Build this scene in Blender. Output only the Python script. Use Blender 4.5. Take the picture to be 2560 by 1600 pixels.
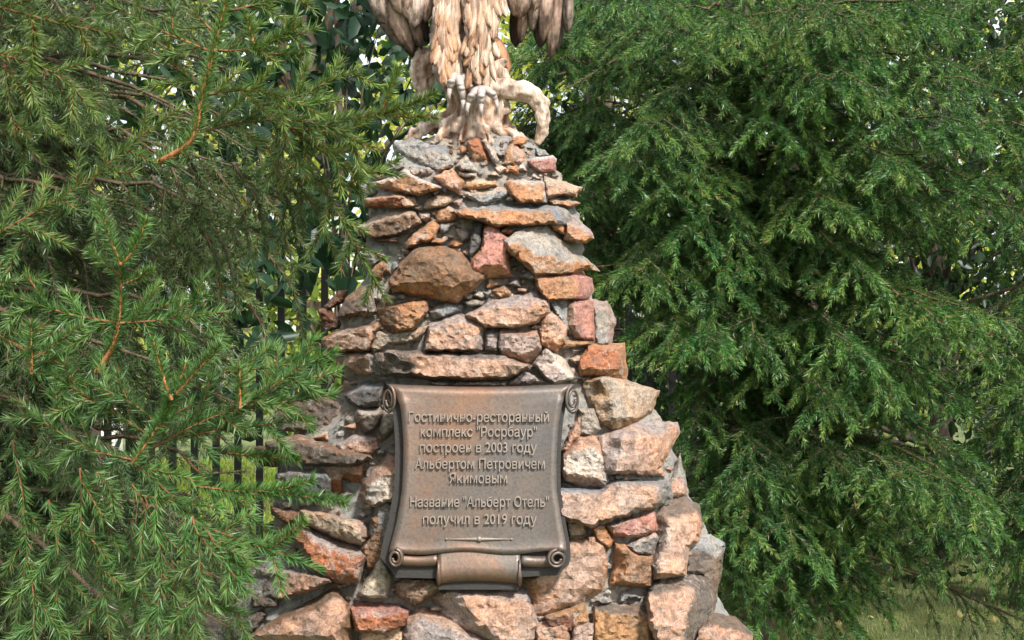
import bpy, bmesh, math, random
import numpy as np
from mathutils import Vector, Matrix, noise
from mathutils.geometry import delaunay_2d_cdt

for o in list(bpy.data.objects):
    bpy.data.objects.remove(o)
SC = bpy.context.scene
COL = SC.collection
rnd = random.Random(7)
rng = np.random.default_rng(7)

# ------------------------------------------------------------ camera, sky, sun, exposure
CAM_Z = 1.5
F = 1280 / math.tan(math.radians(20))            # focal length in photograph pixels
cam = bpy.data.cameras.new('camera')
cam.sensor_width = 36
cam.lens = 18 / math.tan(math.radians(20))
cam.clip_end = 500
camera = bpy.data.objects.new('camera', cam)
camera.location = (0, 0, CAM_Z)
camera.rotation_euler = (math.radians(90), 0, 0)
COL.objects.link(camera)
SC.camera = camera

SUN_EL, SUN_AZ = math.radians(46), math.radians(150)   # azimuth clockwise from +Y: behind the camera, to the right
world = bpy.data.worlds.new('World')
SC.world = world
world.use_nodes = True
wn = world.node_tree.nodes
sky = wn.new('ShaderNodeTexSky')
sky.sky_type = 'NISHITA'
sky.sun_disc = False
sky.sun_elevation = SUN_EL
sky.sun_rotation = SUN_AZ
sky.air_density = 1.0
sky.dust_density = 3.0
sky.ozone_density = 0.7
wn['Background'].inputs['Strength'].default_value = 0.085
cl = wn.new('ShaderNodeTexNoise')                   # thin white cloud over the blue
cl.inputs['Scale'].default_value = 2.2
cl.inputs['Detail'].default_value = 6
cr = wn.new('ShaderNodeMapRange')
cr.inputs['From Min'].default_value = 0.30
cr.inputs['From Max'].default_value = 0.60
cr.inputs['To Min'].default_value = 0.35
cr.inputs['To Max'].default_value = 0.9
wm = wn.new('ShaderNodeMix')
wm.data_type = 'RGBA'
wm.inputs[7].default_value = (8.6, 8.8, 9.0, 1)
wl = world.node_tree.links
wl.new(cl.outputs['Fac'], cr.inputs['Value'])
wl.new(cr.outputs[0], wm.inputs[0])
wl.new(sky.outputs[0], wm.inputs[6])
wl.new(wm.outputs[2], wn['Background'].inputs['Color'])
sl = bpy.data.lights.new('sun', 'SUN')
sl.energy = 3.0
sl.angle = math.radians(7)
sl.color = (1.0, 0.95, 0.88)
sun = bpy.data.objects.new('sun', sl)
sd = Vector((math.sin(SUN_AZ) * math.cos(SUN_EL), math.cos(SUN_AZ) * math.cos(SUN_EL), math.sin(SUN_EL)))
sun.rotation_euler = sd.to_track_quat('Z', 'Y').to_euler()
sun.location = (2, -2, 8)
COL.objects.link(sun)
SC.view_settings.view_transform = 'Standard'
SC.view_settings.look = 'None'
SC.view_settings.gamma = 1
SC.view_settings.use_curve_mapping = False
SC.view_settings.exposure = 1.32
SC.render.engine = 'CYCLES'
SC.cycles.max_bounces = 6
SC.cycles.transparent_max_bounces = 4

# ------------------------------------------------------------ helpers
def P(px, py, d):
    """A point on the line of sight of a photograph pixel, d metres in front of the camera."""
    return Vector(((px - 1280) / F * d, d, CAM_Z - (py - 800) / F * d))

def proj(p):
    d = max(p[1], 0.05)
    return 1280 + p[0] / d * F, 800 - (p[2] - CAM_Z) / d * F

def tag(o, label=None, cat=None, group=None, kind=None):
    for k, v in (('label', label), ('category', cat), ('group', group), ('kind', kind)):
        if v:
            o[k] = v
    return o

def empty(name, loc=(0, 0, 0)):
    o = bpy.data.objects.new(name, None)
    o.location = loc
    o.empty_display_size = 0.1
    COL.objects.link(o)
    return o

def link(name, mesh, mat, parent=None, loc=None):
    o = bpy.data.objects.new(name, mesh)
    if mat is not None:
        mesh.materials.append(mat)
    COL.objects.link(o)
    if loc is not None:
        o.location = loc
    if parent is not None:
        o.parent = parent
        o.matrix_parent_inverse = Matrix.Translation(parent.location).inverted() if parent.parent is None else \
            Matrix.Translation(parent.parent.location).inverted() @ Matrix.Identity(4)
        # positions are given in world space: every parent here is unrotated and unscaled
        w = Vector((0, 0, 0))
        q = parent
        while q is not None:
            w += q.location
            q = q.parent
        o.matrix_parent_inverse = Matrix.Identity(4)
        o.location = (Vector(loc) if loc is not None else Vector((0, 0, 0))) - w
    return o

def mesh_np(name, verts, faces, cols=None, smooth=False):
    """verts (N,3), faces (M,k) arrays."""
    verts = np.asarray(verts, np.float32)
    faces = np.asarray(faces, np.int32)
    me = bpy.data.meshes.new(name)
    k = faces.shape[1]
    me.vertices.add(len(verts))
    me.vertices.foreach_set('co', verts.ravel())
    me.loops.add(faces.size)
    me.loops.foreach_set('vertex_index', faces.ravel())
    me.polygons.add(len(faces))
    me.polygons.foreach_set('loop_start', np.arange(0, faces.size, k, dtype=np.int32))
    if cols is not None:
        at = me.attributes.new('Col', 'FLOAT_COLOR', 'POINT')
        c = np.ones((len(verts), 4), np.float32)
        c[:, :3] = cols
        at.data.foreach_set('color', c.ravel())
    me.update(calc_edges=True)
    if smooth:
        me.polygons.foreach_set('use_smooth', np.ones(len(faces), bool))
    me.validate()
    return me

def mesh_py(name, verts, faces, cols=None, smooth=False):
    me = bpy.data.meshes.new(name)
    me.from_pydata([tuple(v) for v in verts], [], faces)
    if cols is not None:
        at = me.attributes.new('Col', 'FLOAT_COLOR', 'POINT')
        c = np.ones((len(verts), 4), np.float32)
        c[:, :3] = np.asarray(cols, np.float32)
        at.data.foreach_set('color', c.ravel())
    me.update()
    if smooth:
        for p in me.polygons:
            p.use_smooth = True
    return me

def tube(pts, radii, n=8, cap=True):
    """Verts and faces of a tube through pts."""
    V, Fc = [], []
    pts = [Vector(p) for p in pts]
    up = Vector((0.13, 0.31, 0.94)).normalized()
    m = len(pts)
    prev = None
    for i, p in enumerate(pts):
        t = (pts[min(i + 1, m - 1)] - pts[max(i - 1, 0)]).normalized()
        if prev is None:
            a = t.cross(up)
            if a.length < 1e-3:
                a = t.cross(Vector((1, 0, 0)))
        else:
            a = prev - t * prev.dot(t)
        a.normalize()
        prev = a
        b = t.cross(a)
        for k in range(n):
            th = 2 * math.pi * k / n
            V.append(p + (a * math.cos(th) + b * math.sin(th)) * radii[i])
    for i in range(m - 1):
        for k in range(n):
            Fc.append((i * n + k, i * n + (k + 1) % n, (i + 1) * n + (k + 1) % n, (i + 1) * n + k))
    if cap:
        Fc.append(tuple(reversed(range(n))))
        Fc.append(tuple(range((m - 1) * n, m * n)))
    return V, Fc

class MB:
    """Collects shapes into one mesh."""
    def __init__(s):
        s.v, s.f = [], []
    def add(s, vf):
        k = len(s.v)
        s.v += [Vector(v) for v in vf[0]]
        s.f += [tuple(i + k for i in f) for f in vf[1]]
        return s
    def box(s, c, h):
        x, y, z = c
        a, b, d = h
        V = [(x + i * a, y + j * b, z + k * d) for i in (-1, 1) for j in (-1, 1) for k in (-1, 1)]
        return s.add((V, [(0, 1, 3, 2), (4, 6, 7, 5), (0, 4, 5, 1), (2, 3, 7, 6), (0, 2, 6, 4), (1, 5, 7, 3)]))
    def ball(s, c, r, seg=16, rings=10):
        V, Fc = [], []
        for i in range(rings + 1):
            th = math.pi * i / rings
            for k in range(seg):
                ph = 2 * math.pi * k / seg
                V.append((c[0] + r[0] * math.sin(th) * math.cos(ph), c[1] + r[1] * math.sin(th) * math.sin(ph), c[2] + r[2] * math.cos(th)))
        for i in range(rings):
            for k in range(seg):
                Fc.append((i * seg + k, (i + 1) * seg + k, (i + 1) * seg + (k + 1) % seg, i * seg + (k + 1) % seg))
        return s.add((V, Fc))
    def mesh(s, name, smooth=False, cols=None):
        return mesh_py(name, s.v, s.f, cols, smooth)

def remesh(mb, name, voxel, smooth_it=4):
    """Fuses overlapping shapes into one continuous skin."""
    me = mb.mesh(name)
    o = bpy.data.objects.new('fuse', me)
    COL.objects.link(o)
    r = o.modifiers.new('r', 'REMESH')
    r.mode = 'VOXEL'
    r.voxel_size = voxel
    s = o.modifiers.new('s', 'SMOOTH')
    s.iterations = smooth_it
    s.factor = 0.5
    dg = bpy.context.evaluated_depsgraph_get()
    out = bpy.data.meshes.new_from_object(o.evaluated_get(dg), depsgraph=dg)
    bpy.data.objects.remove(o)
    out.name = name
    return out

def fbm(p, oct=4):
    return noise.fractal(p, 1.0, 2.0, oct)

# ------------------------------------------------------------ materials
class NT:
    def __init__(s, name):
        s.m = bpy.data.materials.new(name)
        s.m.use_nodes = True
        s.t = s.m.node_tree
        s.b = s.t.nodes['Principled BSDF']
        s.out = s.t.nodes['Material Output']
    def n(s, typ, **kw):
        x = s.t.nodes.new('ShaderNode' + typ)
        for k, v in kw.items():
            setattr(x, k, v)
        return x
    def l(s, a, b):
        s.t.links.new(a, b)
    def noise(s, vec, scale, detail=6, rough=0.6, dist=0.0):
        x = s.n('TexNoise')
        x.inputs['Scale'].default_value = scale
        x.inputs['Detail'].default_value = detail
        x.inputs['Roughness'].default_value = rough
        x.inputs['Distortion'].default_value = dist
        if vec is not None:
            s.l(vec, x.inputs['Vector'])
        return x.outputs['Fac']
    def ramp(s, fac, stops):
        x = s.n('ValToRGB')
        e = x.color_ramp.elements
        while len(e) < len(stops):
            e.new(0.5)
        for i, (p, c) in enumerate(stops):
            e[i].position = p
            e[i].color = (*c, 1) if len(c) == 3 else c
        s.l(fac, x.inputs[0])
        return x.outputs[0]
    def mix(s, a, b, fac, mode='MIX'):
        x = s.n('Mix', data_type='RGBA', blend_type=mode)
        for i, v in ((0, fac), (6, a), (7, b)):
            if hasattr(v, 'is_output') or hasattr(v, 'links'):
                s.l(v, x.inputs[i])
            elif i == 0:
                x.inputs[i].default_value = v
            else:
                x.inputs[i].default_value = (*v, 1)
        return x.outputs[2]
    def coords(s, per_object=True, scale=None):
        tc = s.n('TexCoord')
        v = tc.outputs['Object']
        if per_object:
            oi = s.n('ObjectInfo')
            mm = s.n('Vector' + 'Math', operation='SCALE')
            cv = s.n('CombineXYZ')
            for k in range(3):
                s.l(oi.outputs['Random'], cv.inputs[k])
            s.l(cv.outputs[0], mm.inputs[0])
            mm.inputs['Scale'].default_value = 47.0
            ad = s.n('VectorMath', operation='ADD')
            s.l(v, ad.inputs[0])
            s.l(mm.outputs[0], ad.inputs[1])
            v = ad.outputs[0]
        if scale:
            sc = s.n('VectorMath', operation='MULTIPLY')
            s.l(v, sc.inputs[0])
            sc.inputs[1].default_value = scale
            v = sc.outputs[0]
        return v
    def bump(s, h, strength, dist=0.01, prev=None):
        x = s.n('Bump')
        x.inputs['Strength'].default_value = strength
        x.inputs['Distance'].default_value = dist
        s.l(h, x.inputs['Height'])
        if prev is not None:
            s.l(prev, x.inputs['Normal'])
        s.l(x.outputs[0], s.b.inputs['Normal'])
        return x.outputs[0]

def mat_stone():
    m = NT('quarry_stone')
    v = m.coords()
    at = m.n('Attribute', attribute_name='Col').outputs['Color']
    mott = m.ramp(m.noise(v, 38, 10, 0.74), [(0.3, (0.36, 0.35, 0.34)), (0.47, (0.95, 0.95, 0.95)), (0.7, (1.55, 1.5, 1.46))])
    c = m.mix(at, mott, 1.0, 'MULTIPLY')
    hue = m.ramp(m.noise(v, 9, 4, 0.5), [(0.38, (0.86, 0.94, 1.0)), (0.62, (1.14, 0.99, 0.86))])
    c = m.mix(c, hue, 0.8, 'MULTIPLY')
    dirt = m.ramp(m.noise(v, 30, 9, 0.72, 0.4), [(0.54, (0, 0, 0)), (0.66, (0.75, 0.75, 0.75))])
    c = m.mix(c, (0.15, 0.135, 0.12), dirt)
    vs = m.coords(True, (1, 1, 0.35))
    lime = m.ramp(m.noise(vs, 34, 5, 0.6, 0.8), [(0.62, (0, 0, 0)), (0.74, (0.62, 0.62, 0.62))])
    c = m.mix(c, (0.45, 0.4, 0.35), lime)
    vein = m.ramp(m.noise(m.coords(True, (1, 1, 1.8)), 8, 5, 0.55, 1.2), [(0.475, (0, 0, 0)), (0.495, (0.6, 0.6, 0.6)), (0.505, (0.6, 0.6, 0.6)), (0.525, (0, 0, 0))])
    gate = m.ramp(m.noise(v, 5, 2, 0.5), [(0.5, (0, 0, 0)), (0.56, (1, 1, 1))])
    c = m.mix(c, (0.5, 0.45, 0.4), m.mix(vein, gate, 1.0, 'MULTIPLY'))
    speck = m.ramp(m.noise(v, 190, 5, 0.7), [(0.32, (0.42, 0.41, 0.4)), (0.5, (1, 1, 1)), (0.7, (1.3, 1.28, 1.26))])
    c = m.mix(c, speck, 0.9, 'MULTIPLY')
    m.l(c, m.b.inputs['Base Color'])
    m.b.inputs['Roughness'].default_value = 0.9
    m.b.inputs['Specular IOR Level'].default_value = 0.18
    b1 = m.bump(m.noise(v, 38, 9, 0.75), 1.0, 0.014)
    m.bump(m.noise(m.coords(True, (1, 1, 2.6)), 110, 6, 0.75), 0.8, 0.004, b1)
    return m.m

def mat_mortar():
    m = NT('mortar')
    v = m.coords(False)
    c = m.ramp(m.noise(v, 55, 10, 0.8), [(0.33, (0.12, 0.113, 0.10)), (0.5, (0.41, 0.39, 0.355)), (0.72, (0.55, 0.525, 0.48))])
    warm = m.ramp(m.noise(v, 6, 3, 0.5), [(0.42, (0.9, 0.95, 1.0)), (0.62, (1.12, 0.98, 0.86))])
    c = m.mix(c, warm, 1.0, 'MULTIPLY')
    m.l(c, m.b.inputs['Base Color'])
    m.b.inputs['Roughness'].default_value = 0.9
    b1 = m.bump(m.noise(v, 50, 9, 0.8), 1.0, 0.022)
    m.bump(m.noise(v, 260, 4, 0.7), 0.5, 0.003, b1)
    return m.m

def mat_carved(name, lo, mid, hi, scale=(1, 1, 0.22), sc=70, bump=0.8, dark=.36):
    m = NT(name)
    lo, mid, hi = [tuple(q * .83 for q in c_) for c_ in (lo, mid, hi)]
    v = m.coords(False)
    vs = m.coords(False, scale)
    at = m.n('Attribute', attribute_name='Col').outputs['Color']
    base = m.ramp(m.noise(v, 14, 6, 0.62), [(0.3, lo), (0.5, mid), (0.72, hi)])
    c = m.mix(base, at, 1.0, 'MULTIPLY')
    st = m.ramp(m.noise(vs, sc, 6, 0.65), [(0.36, (dark, dark * .87, dark * .8)), (0.56, (1.14, 1.12, 1.1))])
    c = m.mix(c, st, 0.85, 'MULTIPLY')
    m.l(c, m.b.inputs['Base Color'])
    m.b.inputs['Roughness'].default_value = 0.6
    b1 = m.bump(m.noise(vs, sc, 7, 0.7), bump, 0.006)
    m.bump(m.noise(v, 180, 4, 0.6), 0.35, 0.003, b1)
    return m.m

def mat_bronze():
    m = NT('patinated_bronze')
    v = m.coords(False)
    c = m.ramp(m.noise(v, 4, 7, 0.66, 0.6), [(0.3, (0.10, 0.096, 0.093)), (0.47, (0.125, 0.102, 0.086)), (0.66, (0.185, 0.108, 0.07))])
    sp = m.ramp(m.noise(v, 130, 5, 0.7), [(0.3, (0.7, 0.7, 0.72)), (0.55, (1.05, 1.05, 1.05))])
    c = m.mix(c, sp, 0.9, 'MULTIPLY')
    m.l(c, m.b.inputs['Base Color'])
    m.b.inputs['Metallic'].default_value = 0.55
    m.l(m.ramp(m.noise(v, 40, 5, 0.6), [(0.3, (0.36,) * 3), (0.7, (0.58,) * 3)]), m.b.inputs['Roughness'])
    m.bump(m.noise(v, 150, 5, 0.65), 0.25, 0.002)
    return m.m

def mat_plain(name, col, rough=0.6, metal=0.0, var=0.25, sc=30):
    m = NT(name)
    v = m.coords(True)
    lo = tuple(x * (1 - var) for x in col)
    hi = tuple(x * (1 + var) for x in col)
    m.l(m.ramp(m.noise(v, sc, 5, 0.6), [(0.3, lo), (0.7, hi)]), m.b.inputs['Base Color'])
    m.b.inputs['Roughness'].default_value = rough
    m.b.inputs['Metallic'].default_value = metal
    m.bump(m.noise(v, sc * 4, 4, 0.6), 0.3, 0.003)
    return m.m

def mat_leaf(name, rough=0.5, trans=0.3, spec=0.4):
    m = NT(name)
    at = m.n('Attribute', attribute_name='Col').outputs['Color']
    m.l(at, m.b.inputs['Base Color'])
    m.b.inputs['Roughness'].default_value = rough
    m.b.inputs['Specular IOR Level'].default_value = spec
    tr = m.n('BsdfTranslucent')
    m.l(m.mix(at, (1.25, 1.25, 0.7), 1.0, 'MULTIPLY'), tr.inputs['Color'])
    mx = m.n('MixShader')
    mx.inputs[0].default_value = trans
    m.l(m.b.outputs[0], mx.inputs[1])
    m.l(tr.outputs[0], mx.inputs[2])
    m.l(mx.outputs[0], m.out.inputs['Surface'])
    return m.m

def mat_bark(name, lo, hi):
    m = NT(name)
    v = m.coords(False, (1, 1, 0.35))
    m.l(m.ramp(m.noise(v, 40, 6, 0.65), [(0.3, lo), (0.68, hi)]), m.b.inputs['Base Color'])
    m.b.inputs['Roughness'].default_value = 0.85
    m.bump(m.noise(v, 60, 6, 0.7), 0.8, 0.01)
    return m.m

def mat_ground():
    m = NT('turf_soil')
    v = m.coords(False)
    c = m.ramp(m.noise(v, 1.3, 8, 0.65), [(0.32, (0.045, 0.042, 0.02)), (0.5, (0.085, 0.12, 0.03)), (0.68, (0.17, 0.19, 0.06))])
    sp = m.ramp(m.noise(v, 60, 6, 0.75), [(0.3, (0.45, 0.45, 0.45)), (0.65, (1.4, 1.35, 1.2))])
    c = m.mix(c, sp, 1.0, 'MULTIPLY')
    m.l(c, m.b.inputs['Base Color'])
    m.b.inputs['Roughness'].default_value = 0.9
    m.bump(m.noise(v, 80, 6, 0.7), 0.8, 0.02)
    return m.m

M_STONE, M_MORTAR, M_BRONZE = mat_stone(), mat_mortar(), mat_bronze()
M_WOOD = mat_carved('carved_stump', (0.40, 0.32, 0.26), (0.62, 0.54, 0.46), (0.78, 0.72, 0.64))
M_FEATHER = mat_carved('carved_feather', (0.35, 0.235, 0.165), (0.52, 0.395, 0.305), (0.66, 0.55, 0.46), (1, 1, 0.16), 95, 0.9)
M_NEEDLE = mat_leaf('spruce_needle', 0.4, 0.26, 0.45)
M_LEAF = mat_leaf('broad_leaf', 0.4, 0.45, 0.5)
M_GRASS = mat_leaf('grass_blade', 0.5, 0.4, 0.3)
M_TWIG = mat_bark('spruce_twig', (0.13, 0.055, 0.025), (0.30, 0.13, 0.055))
M_NEWTWIG = mat_bark('young_spruce_twig', (0.24, 0.085, 0.028), (0.46, 0.19, 0.065))
M_OLDTWIG = mat_bark('old_spruce_twig', (0.07, 0.045, 0.028), (0.16, 0.10, 0.06))
M_TRUNK = mat_bark('spruce_bark', (0.05, 0.036, 0.028), (0.15, 0.11, 0.085))
M_IRON = mat_plain('black_iron', (0.012, 0.012, 0.013), 0.45, 0.2)
M_WHITE = mat_plain('white_paint', (0.72, 0.72, 0.7), 0.6, 0, 0.08)

# ------------------------------------------------------------ ground
gm = MB()
N = 40
for j in range(N + 1):
    for i in range(N + 1):
        x = (i / N * 2 - 1); y = (j / N * 2 - 1)
        X, Y = 160 * x * abs(x), 160 * y * abs(y)
        gm.v.append(Vector((X, Y, 0.025 * noise.noise(Vector((X * 0.6, Y * 0.6, 0))))))
for j in range(N):
    for i in range(N):
        a = j * (N + 1) + i
        gm.f.append((a, a + 1, a + N + 2, a + N + 1))
ground = link('ground', gm.mesh('ground', True), mat_ground())
tag(ground, kind='structure')

def grass_blades(name, boxes, size, c0, c1, wide=1.0):
    V, Fc, C = [], [], []
    for (x0, x1, y0, y1, n) in boxes:
        x = rng.uniform(x0, x1, n); y = rng.uniform(y0, y1, n)
        h = size * rng.uniform(0.4, 1.3, n)
        a = rng.uniform(0, 2 * np.pi, n); lean = rng.uniform(0.2, 1.6, n) * h
        wd = (0.0035 + 0.0005 * y) * wide
        p = np.stack([x, y, np.full(n, -0.02)], 1)
        s = np.stack([np.cos(a + 1.57), np.sin(a + 1.57), 0 * a], 1) * (wd / 2)[:, None]
        tip = p + np.stack([np.cos(a) * lean, np.sin(a) * lean, h + 0.02], 1)
        k = sum(len(q) for q in V)
        V.append(np.stack([p - s, p + s, tip], 1).reshape(-1, 3))
        Fc.append(np.arange(n * 3).reshape(-1, 3) + k)
        t = rng.uniform(0, 1, n)[:, None]
        c = np.array(c0) * (1 - t) + np.array(c1) * t
        dry = rng.uniform(0, 1, n) < 0.3
        c[dry] = np.array((0.26, 0.22, 0.12)) * rng.uniform(.4, 1.3, (int(dry.sum()), 1))
        C.append(np.repeat(c, 3, 0))
    o = link(name, mesh_np(name, np.concatenate(V), np.concatenate(Fc), np.concatenate(C)), M_GRASS)
    tag(o, kind='stuff')
    return o

g = grass_blades('grass', [(0.7, 4.2, 5.2, 9.0, 42000)], 0.034, (0.07, 0.115, 0.03), (0.20, 0.25, 0.08))
tag(g, 'short mottled grass with dry bits under the spruces at the lower right', 'grass')
g = grass_blades('grass', [(-4.5, 1.0, 7.2, 15.0, 36000)], 0.06, (0.19, 0.33, 0.03), (0.38, 0.48, 0.08), 2.6)  # sunshine on the far lawn is put into its blade colours
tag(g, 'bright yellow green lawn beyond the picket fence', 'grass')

# ------------------------------------------------------------ monument core
Y0 = 3.76
_py = np.array([300, 350, 420, 480, 560, 700, 780, 880, 980, 1050, 1150, 1250, 1350, 1500, 1600, 2300])
_l = np.array([1120, 1030, 935, 930, 925, 915, 850, 850, 880, 790, 720, 690, 690, 600, 570, 420])
_r = np.array([1240, 1350, 1390, 1420, 1450, 1450, 1495, 1530, 1570, 1650, 1680, 1715, 1765, 1775, 1840, 1960])
_b = np.array([0.07, 0.13, 0.19, 0.22, 0.25, 0.30, 0.32, 0.345, 0.36, 0.375, 0.40, 0.42, 0.44, 0.46, 0.48, 0.56])
_z = CAM_Z - (_py - 800) / F * 3.55
_xl = (_l - 1280) / F * 3.66
_xr = (_r - 1280) / F * 3.66
NE = 2.5

def core(z):
    zz = -np.asarray(z, float)
    l = np.interp(zz, -_z, _xl); r = np.interp(zz, -_z, _xr); b = np.interp(zz, -_z, _b)
    return (l + r) / 2, (r - l) / 2, b

YS = np.linspace(3.0, Y0, 160)
def depth(px, py):
    """Distance of the mortar core's front surface along the lines of sight."""
    px = np.atleast_1d(np.asarray(px, float)); py = np.atleast_1d(np.asarray(py, float))
    X = (px[:, None] - 1280) / F * YS; Z = CAM_Z - (py[:, None] - 800) / F * YS
    xc, a, b = core(Z)
    f = (np.abs(X - xc) / a) ** NE + (np.abs(YS - Y0) / b) ** NE
    ins = f < 1
    i = np.where(ins.any(1), ins.argmax(1), len(YS) - 1)
    return YS[i]

def inside_core(p, m=1.12):
    if p[2] > _z[0]:
        return False
    xc, a, b = core(p[2])
    return (abs(p[0] - xc) / (a * m)) ** 2.2 + (abs(p[1] - Y0) / (b * m + 0.05)) ** 2.2 < 1

monument = empty('stone_monument', (0.0, Y0, 0))
tag(monument, 'tapering cairn of rough pink and orange stones set in grey mortar', 'monument')
V, Fc = [], []
nz, na = 160, 160
zs = np.linspace(-0.1, _z[0], nz)
for z in zs:
    xc, a, b = [float(q) for q in core(z)]
    for k in range(na):
        th = 2 * math.pi * k / na
        c, s = math.cos(th), math.sin(th)
        rr = (abs(c) ** NE + abs(s) ** NE) ** (-1 / NE)
        p = Vector((xc + a * rr * c, Y0 + b * rr * s, z))
        n = Vector((c, s, 0))
        V.append(p + n * (0.010 * fbm(p * 9) + 0.011 * fbm(p * 40, 4) + 0.008))
for i in range(nz - 1):
    for k in range(na):
        Fc.append((i * na + k, i * na + (k + 1) % na, (i + 1) * na + (k + 1) % na, (i + 1) * na + k))
Fc.append(tuple(range((nz - 1) * na, nz * na)))
link('mortar_core', mesh_py('mortar_core', V, Fc, None, False), M_MORTAR, monument)

# ------------------------------------------------------------ stones of the monument
PAL = dict(P=(.56, .365, .275), O=(.50, .275, .155), R=(.45, .185, .10), K=(.53, .27, .22), T=(.55, .425, .325), G=(.40, .385, .36),
           D=(.15, .15, .15), B=(.29, .18, .115), W=(.64, .57, .51), M=(.45, .365, .335), C=(.60, .535, .44), E=(.20, .105, .075), Y=(.48, .30, .17),
           S=(.29, .295, .305), N=(.22, .175, .145))
REG = {'2': (780, 300, 3.024), '3': (780, 700, 3.024), '5': (480, 1100, 3.024), '6': (1280, 1000, 2.519), '0': (0, 0, 1.0)}

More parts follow.
